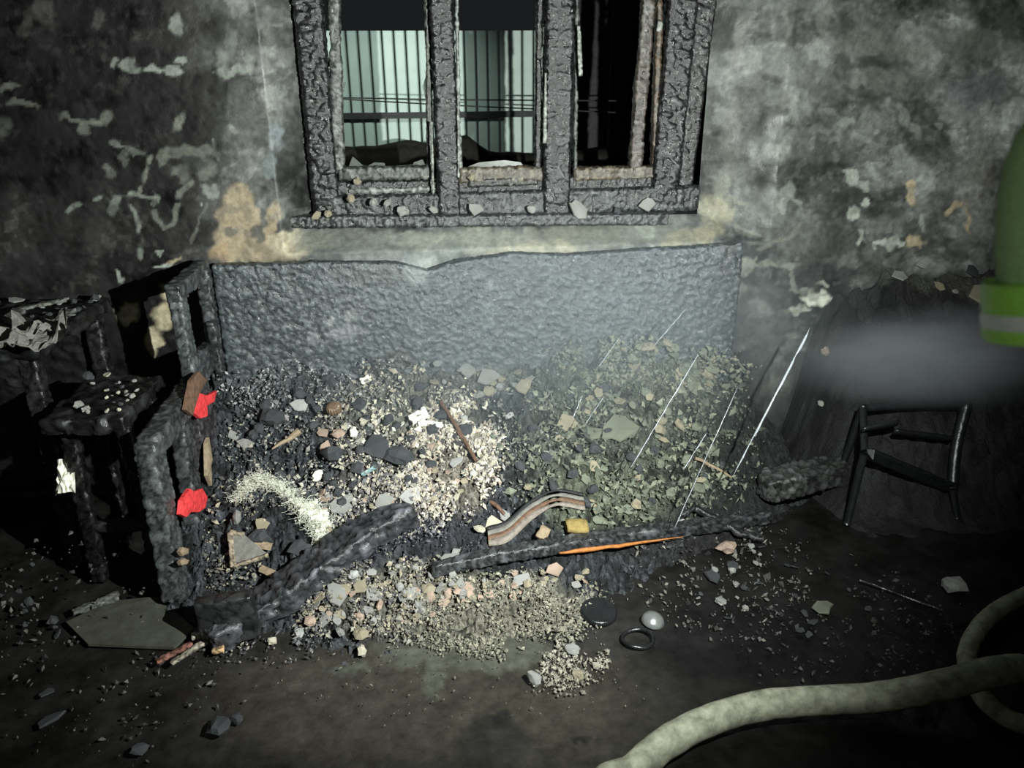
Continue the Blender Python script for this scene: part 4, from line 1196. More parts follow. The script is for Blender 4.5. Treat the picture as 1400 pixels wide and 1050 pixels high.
# tuft of stuffing fibre
path = spline([heap_at(322, 690), heap_at(345, 662), heap_at(372, 660), heap_at(400, 680), heap_at(425, 700), heap_at(440, 725), heap_at(437, 752)], 60)
parts = []
for q in range(2400):
    i = random.randrange(2, 58)
    wgt = (1.0 if i < 24 else .7) * min(1, (60 - i) / 14) + 0.75 * math.exp(-((i - 40) / 8) ** 2)
    p = path[i] + np.array([random.gauss(0, .017), random.gauss(0, .015), abs(random.gauss(.006, .009))]) * wgt * (1.0 if random.random() < .88 else 1.6)
    d = (path[min(i + 2, 59)] - path[i - 2])
    d = d / np.linalg.norm(d) + np.array([random.gauss(0, .8), random.gauss(0, .8), random.gauss(0, .22)])
    pp = [p]
    st_ = random.uniform(.0016, .0042)
    turn = np.cross(d, (0, 0, random.choice((-.7, .7)))) + np.array([random.gauss(0, .3), random.gauss(0, .3), random.gauss(-.1, .15)])
    for _ in range(9):
        turn = turn * .9 + np.cross(d, (0, 0, .12))
        d = d / np.linalg.norm(d) + turn * .6 + np.array([random.gauss(0, .35), random.gauss(0, .35), random.gauss(0, .25)])
        p = p + d / np.linalg.norm(d) * st_
        pp.append(p)
    parts.append(tube_mesh(pp, random.uniform(.0004, .0009), 3, False))
for i in range(3, 58):
    for _ in range(2):
        r_ = 0.006 + 0.017 * math.exp(-((i - 40) / 7) ** 2)
        Vl, Fl = box_surface(r_, r_, r_ * .6, r_ * .7)
        Vl = Vl / np.linalg.norm(Vl, axis=1, keepdims=True).clip(1e-6) * r_ * (0.6 + 0.6 * rng.random((len(Vl), 1))) * np.array([1, 1, .6])
        parts.append((Vl + path[i] + np.array([random.gauss(0, .011), random.gauss(0, .011), .008]), Fl))
V_, F_ = join(parts)
tag(obj('fibre_tuft', mesh('fibre_tuft', V_, F_), 'fibre'), 'frayed tuft of white stuffing fibre draped over the dark lump by the sofa arm', 'stuffing')

# ridged brown cap
V_, F_ = lathe([(0.016, 0.0), (0.024, 0.002), (0.027, 0.012), (0.026, 0.024), (0.022, 0.031), (0.012, 0.034), (0.004, 0.035)], 96, 0.10, 16)
p = heap_at(458, 562)
o = obj('ridged_cap', mesh('ridged_cap', V_, F_, None, True), 'brownglaze')
o.matrix_world = frame_at(p, Vector((-0.1, -0.45, 0.9)).normalized())
tag(o, 'small round ridged brown cap half sunk in the upper heap', 'cap')


def crumple(name, c, pts2, amp, m, label, cat, n_=9, thick=0.0015, nrm=None, seed=0):
    """a crumpled sheet: pts2 = (half width, half height) in metres"""
    uu, vv = np.meshgrid(np.linspace(-1, 1, n_), np.linspace(-1, 1, n_), indexing='ij')
    Q = np.stack([uu.ravel(), vv.ravel(), uu.ravel() * 0], 1)
    rad = 0.75 + 0.5 * vnoise(Q * 1.5 + seed, seed)
    A = np.stack([uu.ravel() * pts2[0] * rad, vv.ravel() * pts2[1] * rad, (fbm(Q * 2 + seed * 3.3, 3, seed) - 0.45) * amp], 1)
    B = A - np.array([0, 0, thick])
    N_ = n_ * n_
    F = [q[::-1] for q in grid_faces(n_, n_)] + [tuple(i + N_ for i in q) for q in grid_faces(n_, n_)]
    rim = [i * n_ for i in range(n_)] + [(n_ - 1) * n_ + j for j in range(1, n_)] + [i * n_ + n_ - 1 for i in range(n_ - 2, -1, -1)] + [j for j in range(n_ - 2, 0, -1)]
    F += [(rim[i], rim[(i + 1) % len(rim)], rim[(i + 1) % len(rim)] + N_, rim[i] + N_) for i in range(len(rim))]
    o = obj(name, mesh(name, np.concatenate([A, B]), F), m)
    o.matrix_world = frame_at(c, nrm, seed * 0.7)
    return tag(o, label, cat)


crumple('crumpled_paper', heap_at(573, 574, 0.014), (0.036, 0.028), 0.05, 'paper', 'crumpled white paper scrap in the bright middle of the heap', 'paper', seed=1)
crumple('paper_strip', heap_at(590, 584, 0.012), (0.042, 0.013), 0.02, 'paper', 'torn white strip right of the crumpled paper scrap', 'paper', seed=9)
crumple('paper_scrap', heap_at(500, 523, 0.012), (0.013, 0.02), 0.02, 'paper', 'small curled pale scrap above right of the ridged cap', 'paper', seed=3)
crumple('paper_scrap', heap_at(360, 752, 0.02), (0.03, 0.012), 0.01, 'tan', 'tan torn strip beside the bent frame piece left of the tuft', 'scrap', seed=4)
crumple('foil_scrap', heap_at(505, 648, 0.012), (0.03, 0.008), 0.012, 'cyan', 'faint blue crinkled strip between the big lumps mid heap', 'scrap', seed=5)


def stick(name, p0, p1, r0, r1, m, label, cat, seed=0, dz=0.012):
    a, b = heap_at(*p0, dz), heap_at(*p1, dz)
    t = np.linspace(0, 1, 16)
    pp = [a + (b - a) * s_ + np.array([0, 0, 0.006 * math.sin(3 * s_ + seed)]) for s_ in t]
    V, F = tube_mesh(pp, r0 + (r1 - r0) * t, 7, True, 0.006, seed)
    return tag(obj(name, mesh(name, V, F), m), label, cat)


stick('brown_stick', (603, 558), (652, 636), 0.008, 0.007, 'brown', 'scorched brown stick leaning beside the white paper scrap', 'stick', 1, 0.02)
stick('brown_stick', (626, 596), (645, 620), 0.008, 0.006, 'brown', 'short reddish stick stub under the longer brown stick', 'stick', 2)
stick('wood_splinter', (372, 618), (410, 592), 0.003, 0.013, 'tan', 'wedge-shaped tan splinter on dark char left of the pinkish flakes', 'splinter', 3)
stick('black_stick', (500, 640), (528, 603), 0.005, 0.006, 'dark', 'thin black stick between the large blue-black lumps', 'stick', 4)
stick('black_sliver', (790, 594), (825, 622), 0.006, 0.004, 'dark', 'thin dark sliver left of the largest olive slab', 'sliver', 5)
stick('brown_stick', (670, 690), (690, 708), 0.007, 0.006, 'brown', 'brown stub above the upright shell-like flake', 'stick', 6)
stick('wire_piece', (950, 632), (1000, 655), 0.006, 0.004, 'tan', 'bent pale stick left of the brightest water jet\'s foot', 'stick', 7)
stick('thin_rod', (1175, 800), (1290, 838), 0.005, 0.004, 'blackmetal', 'thin dark rod on the floor pointing at the pale stone', 'rod', 8)

# curved laminated strip with yellow block
ca = spline([heap_at(668, 746, .01), heap_at(695, 740, .015), heap_at(728, 716, .03), heap_at(762, 698, .025), heap_at(800, 698, .01)], 26)
lam = thing('laminated_strip', ca[10], 'curved peeling strip of layered wood behind the long pole', 'strip')
for j, (m_, dy, wd) in enumerate((('beige', 0, 0.028), ('brown', 0.012, 0.026), ('cloth', 0.024, 0.022), ('dark', 0.036, 0.018))):
    V = []
    for i, p in enumerate(ca):
        t = i / 25
        w2 = .72 * wd * (0.30 + 0.65 * math.sin(math.pi * min(1, t * 1.3 + .12)) ** .7) if t < .8 else wd * .4
        p = p + np.array([0, dy, dy * 0.6 + 0.004 * j])
        V += [p + np.array([0, -w2 / 2, -w2 / 2]), p + np.array([0, w2 / 2, w2 / 2]), p + np.array([0, w2 / 2 + .003, w2 / 2 - .005]), p + np.array([0, -w2 / 2 + .003, -w2 / 2 - .005])]
    F = grid_faces(26, 4, 0, True) + [(3, 2, 1, 0), (100, 101, 102, 103)]
    o = obj('wood_layer', mesh('wood_layer', V, F, None, True), m_, lam)
Vb, Fb = box_surface(0.036, 0.02, 0.012, 0.012)
Vb = Vb + (np.stack([vnoise(Vb / .02, q) for q in range(3)], 1) - .5) * .012
o = obj('foam_block', mesh('foam_block', Vb, Fb, None, True), 'yellow')
o.matrix_world = frame_at(heap_at(788, 728, .022), None, -0.35)
tag(o, 'dirty yellow foam block just behind the long pole', 'foam block')
Vb2 = Vb * np.array([.7, .8, .8])
o = obj('foam_block', mesh('foam_block', Vb2, Fb, None, True), 'tan')
o.matrix_world = frame_at(heap_at(742, 737, .02), None, 0.5)
tag(o, 'dull tan foam block left of the dirty yellow one', 'foam block')
crumple('plastic_chip', heap_at(771, 745, .016), (0.022, 0.010), 0.008, 'cyan', 'pale blue plastic chip below the yellow foam block', 'chip', 5, 0.003, None, 6)

# round black lid, metal cap, ring at the front
lid = obj('round_lid', mesh('round_lid', *lathe([(0.050, 0.0), (0.056, 0.004), (0.056, 0.016), (0.050, 0.02), (0.040, 0.015), (0.012, 0.016)], 40), None, True), 'blackmetal')
lid.matrix_world = frame_at(heap_at(818, 842, .006), Vector((0.05, -0.12, 1)).normalized())
tag(lid, 'round shiny black lid on the front edge of the rubble', 'lid')
V_, F_ = lathe([(0.034, 0), (0.036, .004), (0.03, .016), (0.018, .026), (0.004, .03)], 30)
cap_ = obj('domed_disc', mesh('domed_disc', V_, F_, None, True), 'steel')
cap_.matrix_world = frame_at(onZ(892, 850, 0), Vector((0.15, -0.1, 1)).normalized())
tag(cap_, 'domed dull metal disc on the dark floor right of the black lid', 'disc')
an_ = np.linspace(0, 2 * math.pi, 40)
c_ = onZ(872, 873, .006)
V_, F_ = tube_mesh([c_ + np.array([.045 * math.cos(a), .04 * math.sin(a), .003 * math.sin(2 * a)]) for a in an_], .006, 8, False)
tag(obj('metal_ring', mesh('metal_ring', V_, F_, None, True), 'blackmetal'), 'black metal ring lying below the domed metal disc', 'ring')

# bent frame piece and dark tile left of the tuft; char blocks at the arm's foot
fr = thing('bent_frame', heap_at(335, 765), 'bent tan frame corner with a dark tile inside, by the sofa arm', 'frame')
a, b, c, d = heap_at(316, 738, .03), heap_at(320, 782, .02), heap_at(368, 766, .02), heap_at(336, 742, .03)
for nm, q, w_ in (('frame_side', (a, b), .018), ('frame_side', (b, c), .014), ('frame_side', (a, d), .016)):
    Wc, Fc, Cc = char_mesh(nm, q[0], q[1], w_, .012, res=.006, cell=.012, amp=.002, rag=.008, col=(.30, .25, .18), ash=.2, seed=300 + len(nm))
    obj(nm, mesh(nm, Wc, Fc, Cc, True), 'plaster', fr)
V = [a + (b - a) * .1, b, c, d, *(p - np.array([0, -.004, .012]) for p in (a + (b - a) * .1, b, c, d))]
obj('dark_tile', mesh('dark_tile', V, [(0, 1, 2, 3), (7, 6, 5, 4), (0, 4, 5, 1), (1, 5, 6, 2), (2, 6, 7, 3), (3, 7, 4, 0)]), 'cloth', fr)
char('charred_block', onZ(272, 850, .075), onZ(352, 838, .085), 0.05, 0.15, seed=211, col=(.022, .024, .024), ash=.1, amp=.002, rag=.008, cell=.04)
tag(bpy.data.objects['charred_block'], 'upright black board offcut at the foot of the sofa arm', 'board')
crumple('tan_shard', heap_at(365, 788, .02), (.012, .028), .006, 'tan', 'upright tan shard just above the thick slanting plank', 'shard', 5, .004, None, 2)

# ------------------------------------------------------------------ the burnt side table at the left, and what lies on it
table = thing('side_table', (-1.5, -0.32, 0.0), 'charred side table against the wall at the left edge', 'table')
tz = 0.77
char('table_top', (-2.1, -0.33, tz), (-1.19, -0.33, tz), 0.58, 0.05, table, seed=401, cell=.05, amp=.007, rag=.03, col=(.016, .016, .017), ash=.12, res=.012)
for i, (a, b) in enumerate(((-1.24, -0.57), (-1.24, -0.09), (-2.0, -0.57), (-2.0, -0.09))):
    char('leg', (a, b, 0.0), (a, b, tz), 0.055, 0.055, table, up=(1, 0, 0), seed=410 + i, ash=.1, col=(.016, .016, .016))
char('apron', (-2.0, -0.58, tz - .07), (-1.24, -0.58, tz - .07), .03, .09, table, seed=420, ash=.1, col=(.014, .014, .014), res=.012)
char('back_panel', (-2.0, -0.06, .38), (-1.24, -0.06, .38), .02, .7, table, seed=422, ash=.1, col=(.014, .014, .014), res=.02)
stool = thing('low_stool', (-1.08, -0.62, 0.0), 'charred low stool heaped with ash, between side table and sofa arm', 'stool')
sz0 = 0.585
char('stool_top', (-1.16, -0.58, sz0), (-0.92, -0.58, sz0), 0.38, 0.05, stool, seed=405, cell=.045, amp=.007, rag=.025, col=(.011, .011, .011), ash=.12, res=.01)
for i, (a, b) in enumerate(((-0.96, -0.68), (-0.96, -0.46), (-1.12, -0.68), (-1.12, -0.46))):
    char('leg', (a + (a + 1.07) * .2, b, 0.0), (a, b, sz0), 0.045, 0.045, stool, up=(1, 0, 0), seed=414 + i, ash=.06, col=(.008, .008, .008))
char('stretcher', (-1.12, -0.68, .2), (-0.96, -0.68, .2), .03, .035, stool, seed=425, ash=.1, col=(.016, .016, .016))


def on_table(a, b, dz=0.0):
    p = onZ(a, b, tz + 0.03 + dz)
    if b > 497:
        p = onZ(a, b, sz0 + 0.032 + dz)
        p[0], p[1] = min(max(p[0], -1.14), -0.94), min(max(p[1], -0.74), -0.42)
        return p
    p[0], p[1] = min(p[0], -1.21), max(p[1], -0.58)
    if p[1] > -0.06:
        p[1] = -0.06 - 0.05 * random.random()
    return p


UP = Vector((0, 0, 1))
crumple('crumpled_cloth', on_table(62, 476, .03), (.13, .075), .12, 'cloth', 'crumpled grey cloth on the burnt side table, largest thing on it', 'cloth', 15, .003, UP, 7)
crumple('crumpled_cloth', on_table(98, 462, .03), (.05, .06), .09, 'cloth', 'smaller crumpled grey cloth right of the largest cloth on the table', 'cloth', 9, .003, UP, 8)


def slat_on(name, p0, p1, w_, h_, m_, label, cat, seed, dz=.01):
    a, b = on_table(*p0, dz), on_table(*p1, dz)
    Wc, Fc, Cc = char_mesh(name, a, b, w_, h_, res=.008, cell=.02, amp=.002, rag=.01, col=m_, ash=.2, seed=seed)
    return tag(obj(name, mesh(name, Wc, Fc, Cc, True), 'plaster'), label, cat)


slat_on('wood_strip', (18, 424), (88, 410), .035, .012, (.15, .155, .14), 'long grey strip at the back left of the burnt table', 'strip', 431, .02)
slat_on('wood_strip', (130, 427), (158, 421), .035, .012, (.13, .13, .12), 'grey strip in the middle back of the burnt table', 'strip', 432, .02)
slat_on('wood_strip', (2, 440), (26, 425), .04, .012, (.13, .13, .12), 'short grey strip at the left edge of the burnt table', 'strip', 433, .02)
for a, b, hp, kind, cn, lb in ((82, 415, 7, 'lump', 'grey', 'grey lump at the end of the long grey strip'), (150, 407, 8, 'lump', 'grey', 'grey lump behind the middle strip on the table'), (152, 508, 9, 'flake', 'cream', 'small cream tile chip alone on the stool\'s lit top'),
                               (108, 555, 10, 'lump', 'grey', 'grey lump at the front left of the low stool\'s lit top'), (118, 561, 8, 'lump', 'grey', 'lump right of the front grey lump on the stool'), (60, 392, 14, 'flake', 'grey', 'grey flake against the wall at the back of the table'),
                               (105, 402, 7, 'lump', 'grey', 'lump between grey flake and strip at the table back'), (178, 388, 9, 'lump', 'dark grey', 'dark lump at the table\'s back right corner'), (45, 520, 10, 'lump', 'dark grey', 'dark lump below the largest grey cloth, at the left edge')):
    put_flake(kind, cn, on_table(a, b, .004), hp / FPX * 2.55, lb, 'plaster', None, .3, False)
tab = []
for k_ in range(26):
    a, b = random.gauss(158, 20), random.gauss(545, 17)
    tab.append((a, b, 'lump', random.choice(('grey', 'cream', 'dark grey', 'grey')), random.uniform(2.4, 5.5) / FPX * 2.5, 'on the low stool', 158, 545))
for k_ in range(70):
    a, b = random.uniform(3, 172), random.uniform(402, 490)
    tab.append((a, b, random.choice(('lump', 'flake')), random.choice(('grey', 'dark grey', 'dark grey')), random.uniform(2.4, 8) / FPX * 2.6, 'on the burnt table', 85, 446))
for a, b, kind, cn, size, wh, ma, mb in tab:
    pos_ = ('front ' if b > mb + 9 else 'back ' if b < mb - 9 else 'mid ') + ('left' if a < ma - 14 else 'right' if a > ma + 14 else 'centre')
    put_flake(kind, cn, on_table(a, b, .003), size, f'small {cn} plaster {kind} {wh}, {pos_} of its top', 'plaster', f'small {cn} plaster {kind}s {wh}, {pos_}', .5, False)
crumple('white_scrap', onY(90, 650, -0.70), (.055, .026), .10, 'paper', 'crumpled whitish scrap caught on the left side of the charred low stool', 'scrap', 9, .003, Vector((0.3, -0.8, 0.5)).normalized(), 11)

# things on the floor at the left
sheet = [onZ(90, 850, .012), onZ(150, 822, .012), onZ(215, 815, .02), onZ(265, 858, .012), onZ(238, 885, .01), onZ(120, 880, .012)]
V = [p for p in sheet] + [p - np.array([0, 0, .009]) for p in sheet]
tag(obj('flat_sheet', mesh('flat_sheet', V, [tuple(range(6))[::-1], tuple(range(6, 12))] + [(i, (i + 1) % 6, 6 + (i + 1) % 6, 6 + i) for i in range(6)]), mat('grey_board', (.055, .057, .045), .7, .3, .2, 25, .3)),
    'flat grey green sheet on the floor left of the sofa arm', 'sheet')
for k_, (p0, p1, w_, cl_, lb) in enumerate((((98, 838), (160, 815), .03, (.16, .165, .15), 'pale slat on the back edge of the flat grey sheet'), ((130, 825), (162, 810), .02, (.12, .12, .11), 'thin slat lying on the pale slat'),
                                            ((213, 905), (262, 880), .018, (.20, .09, .07), 'reddish slat with pale end before the sofa arm'), ((232, 908), (283, 876), .018, (.28, .25, .2), 'pale slat right of the reddish slat before the sofa arm'),
                                            ((262, 871), (284, 864), .022, (.5, .48, .4), 'short whitish chip behind the pale slat before the sofa arm'), ((290, 890), (306, 886), .02, (.45, .30, .16), 'orange tan chip at the slanting plank\'s lower tip'))):
    a, b = onZ(*p0, .02 + .008 * k_ * (k_ < 2)), onZ(*p1, .022 + .008 * k_ * (k_ < 2))
    Wc, Fc, Cc = char_mesh('broken_slat', a, b, w_, .012, res=.006, cell=.015, amp=.002, rag=.01, col=cl_, ash=.2, seed=450 + k_)
    tag(obj('broken_slat', mesh('broken_slat', Wc, Fc, Cc, True), 'plaster'), lb, 'slat')

# ------------------------------------------------------------------ right side: rubble bank at the wall, tipped chair
bx = np.linspace(1.45, 2.95, 130)
by = np.linspace(-0.75, -0.01, 60)
X, Y = np.meshgrid(bx, by, indexing='ij')
NB = np.stack([X.ravel(), Y.ravel(), X.ravel() * 0], 1)
bz = (0.62 + .15 * sstep(1.55, 1.9, X.ravel())) * np.clip((Y.ravel() + 0.70) / 0.68, 0, 1) ** 1.1 * sstep(1.35, 1.7, X.ravel()) + (fbm(NB / .2, 4, 91) - .5) * .14 * np.clip((Y.ravel() + .78) * 6, 0, 1) + (fbm(NB / .03, 3, 95) - .5) * .03
f1, edge, rv = cells(NB / .05, 9)
f1d, edged, rvd = cells(NB / .12 + 3, 15)
bz += sstep(0, .3, edge) * rv * .03 + sstep(0, .3, edged) * (rvd - .3) * .07
bz = (bz + .02) * np.clip((Y.ravel() + .75) / .15, 0, 1) * np.clip((X.ravel() - 1.45) / .12, 0, 1) - .02
bpx, bpy_ = project(np.stack([X.ravel(), Y.ravel(), bz], 1))
Cb = np.array([.013, .0135, .0135])[None] * (.4 + rv[:, None] * 1.2)
Cb = blobs(bpx, bpy_, Cb, [(1300, 370, 60, 20, -15, (.07, .072, .062), .7), (1220, 375, 30, 12, -30, (.08, .082, .072), .6), (1340, 395, 40, 14, 0, (.07, .07, .06), .7), (1120, 470, 30, 20, 0, (.05, .045, .04), .5)], 51, 12, 8)
tag(obj('rubble_bank', mesh('rubble_bank', np.stack([X.ravel(), Y.ravel(), np.maximum(bz, -.02)], 1), [q[::-1] for q in grid_faces(130, 60)], Cb), 'heap'),
    'dark bank of burnt rubble against the wall, right of the sofa', 'rubble', None, 'stuff')


def on_bank(a, b):
    D = ray(a, b)
    D = D / D[1]
    for t in np.linspace(2.2, 2.94, 150):
        p = CAM + D * t
        i = min(max(np.searchsorted(bx, p[0]), 0), 129)
        j = min(max(np.searchsorted(by, p[1]), 0), 59)
        if p[2] <= bz[i * 60 + j]:
            return p
    return CAM + D * 2.9


for a, b, hp, kind, cn, lb in ((1340, 403, 26, 'flake', 'tan', 'long pale flat piece on the bank at the right edge'), (1284, 392, 12, 'flake', 'tan', 'tan flake left of the long pale piece on the bank'), (1305, 400, 8, 'lump', 'grey', 'small grey lump between two pale pieces on the bank'),
                               (1230, 378, 16, 'flake', 'grey', 'grey flake propped on the left of the bank'), (1262, 362, 14, 'flake', 'grey', 'grey flake propped above the tan one on the bank'), (1330, 372, 16, 'flake', 'dark grey', 'dark flake above the long pale piece on the bank'),
                               (1128, 482, 11, 'lump', 'pinkish', 'dull pinkish lump between sofa back and bank'), (1122, 552, 8, 'lump', 'grey', 'grey lump at the foot of the bank near the sofa'), (1362, 385, 9, 'lump', 'grey', 'grey lump beside the green sleeve on the bank')):
    put_flake(kind, cn, on_bank(a, b), hp / FPX * 2.6, lb, 'plaster', None, .3, False, nrm=(-.1, -.6, .75))

ch = thing('tipped_chair', onZ(1240, 680, 0), 'black burnt chair tipped over on the dark floor at the right', 'chair')


def rod(name, pts, r, m_='blackmetal', parent=None, seg=10, n_=20):
    V, F = tube_mesh(spline(pts, n_), r, seg)
    return obj(name, mesh(name, V, F, None, True), m_, parent)


CY = -0.62
A_, B_, C_, D_ = onY(1180, 558, CY + .12), onY(1322, 552, CY + .1), onY(1302, 668, CY - .02), onY(1182, 618, CY - .04)
rod('frame_rail', [A_, (A_ + B_) / 2 + np.array([0, 0, .006]), B_], .014, parent=ch)
rod('frame_rail', [B_, (B_ + C_) / 2 + np.array([-.012, 0, 0]), C_], .02, parent=ch)
rod('frame_rail', [A_, (A_ + D_) / 2, D_], .013, parent=ch)
for nm, a, b, w_ in (('slat', D_, C_, .055), ('slat', onY(1178, 588, CY), onY(1228, 578, CY), .03), ('slat', onY(1222, 590, CY + .06), onY(1300, 600, CY + .04), .03)):
    Wc, Fc, _ = char_mesh(nm, a, b, .012, w_, up=(0, -.5, .8), res=.012, cell=.05, amp=.001, rag=.004, seed=501)
    obj(nm, mesh(nm, Wc, Fc, None, True), 'blackmetal', ch)
for a, b in ((C_, np.array([C_[0] + .02, C_[1] - .03, 0.01])), (D_, np.array([D_[0] - .02, D_[1], .01])), (B_, np.array([B_[0] + .05, B_[1] + .12, .01])), (A_, np.array([A_[0], A_[1] + .1, .01]))):
    rod('leg', [a, (a + b) / 2, b], .014, parent=ch)
V_, F_ = patch_mesh(((1184, 614), (1196, 615), (1194, 628)), onY(1190, 618, CY - .06)[0], .004, .002)
o = obj('torn_corner', mesh('torn_corner', V_, F_), 'steel', ch)
o['label'] = 'bright bare corner of the slat'

# ------------------------------------------------------------------ fire hoses
hp_ = [onZ(a, b, .04 + c) for a, b, c in ((800, 1130, 0), (868, 1052, 0), (915, 1013, 0), (970, 985, 0), (1040, 965, 0), (1120, 958, 0), (1200, 953, .01), (1290, 936, .055), (1380, 915, .055), (1500, 905, 0))]
hp_ = [np.array(q) for q in ((2.8, -3.7, .04), (1.2, -3.75, .04), (0.25, -3.35, .04), (-.02, -2.6, .04))] + hp_ + [np.array((2.9, -1.15, .04))]
V_, F_ = tube_mesh(spline(hp_, 190), .037, 20, True, .004, 3)
tag(obj('fire_hose', mesh('fire_hose', V_, F_, None, True), 'hose'), 'pale canvas fire hose curving across the front right floor', 'hose')
hp_ = [onZ(a, b, .035) for a, b in ((1460, 800), (1400, 815), (1350, 845), (1324, 885), (1326, 920), (1345, 955), (1378, 982), (1420, 995), (1480, 1000))]
hp_ = [np.array((2.9, -1.0, .03))] + hp_ + [np.array(q) for q in ((1.75, -2.1, .03), (1.65, -2.9, .03), (1.2, -3.2, .12), (.86, -3.1, .5), (.74, -2.86, .95))]
HOSE2 = hp_
HOSE2_LABEL = 'short dim bend of hose at the right edge, beyond the pale curving hose'

# ------------------------------------------------------------------ thin jets of water
for k_, (p0, p1, Y0, Y1, r_, lb) in enumerate((
        ((1108, 448), (1003, 650), -0.72, -0.84, .0030, 'brightest thin water jet, right of the misty rubble'), ((955, 484), (862, 640), -.62, -.74, .0019, 'long thin water jet over the largest olive slab'),
        ((1010, 527), (922, 722), -.70, -.86, .0017, 'thin water jet falling to the pole, left of the brightest jet'), ((966, 592), (934, 643), -.7, -.75, .0019, 'short broken water jet between two long jets'),
        ((938, 422), (893, 474), -.45, -.5, .0014, 'faint high water jet against the sofa back, right'), ((847, 462), (818, 502), -.45, -.5, .0014, 'short faint water jet against the sofa back, left'),
        ((826, 542), (800, 580), -.55, -.6, .0012, 'faint water jet above the dark sliver'), ((796, 540), (783, 572), -.55, -.58, .0012, 'faintest short water jet left of the others'))):
    a, b = onY(*p0, Y0), onY(*p1, Y1)
    n_ = 70
    t = np.linspace(0, 1, n_)
    nzv = vnoise(np.stack([t * 16, t * 0 + k_ * 3.3, t * 0], 1), k_)
    rad = r_ * (1.0 if k_ == 0 else .8) * (0.45 + 1.1 * nzv) * np.minimum(1, np.minimum(t, 1 - t) * 12 + .15)
    pp = a[None] + (b - a)[None] * t[:, None] + np.stack([(nzv - .5) * .003, t * 0, -0.012 * np.sin(math.pi * t) * 0], 1)
    V_, F_ = tube_mesh(pp, rad, 7)
    tag(obj('water_jet', mesh('water_jet', V_, F_, None, True), M['water']), lb, 'water jet')

# ------------------------------------------------------------------ firefighter, mostly beyond the right edge of the frame
SLE = {  # joints of the figure
    'pelvis': (1.12, -2.62, 0.98), 'waist': (1.12, -2.61, 1.12), 'chest': (1.11, -2.60, 1.35), 'neck': (1.11, -2.58, 1.54), 'head': (1.09, -2.53, 1.66), 'crown': (1.09, -2.52, 1.77),
    'sl': (0.90, -2.58, 1.52), 'el': (0, 0, 0), 'wl': (0, 0, 0), 'sr': (1.31, -2.62, 1.48), 'er': (1.40, -2.50, 1.22), 'wr': (1.22, -2.25, 1.12)}
Dn = 0.66
el = CAM + ray(1442, 175) * Dn
wl = CAM + ray(1440, 440) * (Dn + 0.03)
SLE['el'], SLE['wl'] = tuple(el), tuple(wl)


def skin(name, joints, edges, m_, parent, root, levels=1):
    names = list(joints)
    me = bpy.data.meshes.new(name)
    me.from_pydata([joints[q][0] for q in names], [(names.index(a), names.index(b)) for a, b in edges], [])
    o = obj(name, me, m_, parent)
    md = o.modifiers.new('skin', 'SKIN')
    md.use_smooth_shade = True
    sv = me.skin_vertices[0].data
    for i, q in enumerate(names):
        rr = joints[q][1]
        sv[i].radius = rr if isinstance(rr, tuple) else (rr, rr)
        sv[i].use_root = q == root
    sb = o.modifiers.new('sub', 'SUBSURF')
    sb.levels = sb.render_levels = levels
    return o


ff = thing('firefighter', (1.12, -2.6, 0), 'person in green fire coat with lime and silver cuff, at the right edge', 'person')
J = SLE
mid = lambda a, b, t=.5: tuple(np.array(a) * (1 - t) + np.array(b) * t)
hl, hr = (1.02, -2.62, .92), (1.22, -2.62, .92)
kl, kr = (1.01, -2.57, .50), (1.25, -2.60, .50)
al, ar = (1.01, -2.62, .10), (1.26, -2.66, .10)
body = {'pelvis': (J['pelvis'], (.13, .10)), 'waist': (J['waist'], (.12, .09)), 'chest': (J['chest'], (.15, .10)), 'nb': (mid(J['chest'], J['neck'], .8), (.08, .07)), 'neck': (J['neck'], .055), 'jaw': (mid(J['neck'], J['head'], .6), (.065, .07)),
        'head': (J['head'], (.075, .09)), 'crown': (J['crown'], (.06, .07)), 'sl': (J['sl'], .06), 'el': (J['el'], .042), 'wl': (J['wl'], .03), 'sr': (J['sr'], .06), 'er': (J['er'], .042), 'wr': (J['wr'], .03),
        'hl': (hl, .085), 'kl': (kl, .058), 'al': (al, .04), 'hr': (hr, .085), 'kr': (kr, .058), 'ar': (ar, .04)}
BE = [('pelvis', 'waist'), ('waist', 'chest'), ('chest', 'nb'), ('nb', 'neck'), ('neck', 'jaw'), ('jaw', 'head'), ('head', 'crown'), ('chest', 'sl'), ('sl', 'el'), ('el', 'wl'), ('chest', 'sr'), ('sr', 'er'), ('er', 'wr'),
      ('pelvis', 'hl'), ('hl', 'kl'), ('kl', 'al'), ('pelvis', 'hr'), ('hr', 'kr'), ('kr', 'ar')]
skin('body', body, BE, 'skin', ff, 'pelvis', 2)
cut = np.array(wl) - (np.array(el) - np.array(wl)) * .03
coat = {'waist': ((1.115, -2.605, 1.22), (.16, .12)), 'chest': (J['chest'], (.16, .12)), 'neck': (mid(J['chest'], J['neck'], .85), (.085, .08)), 'sl': (J['sl'], .085), 'el': (J['el'], .056),
        'fl': (mid(J['el'], J['wl'], .5), .050), 'wl': (tuple(cut), .050), 'sr': (J['sr'], .085), 'er': (J['er'], .066), 'wr': (mid(J['er'], J['wr'], .86), .05)}
skin('coat', coat, [('waist', 'chest'), ('chest', 'neck'), ('chest', 'sl'), ('sl', 'el'), ('el', 'fl'), ('fl', 'wl'), ('chest', 'sr'), ('sr', 'er'), ('er', 'wr')], 'greencloth', ff, 'chest', 2)
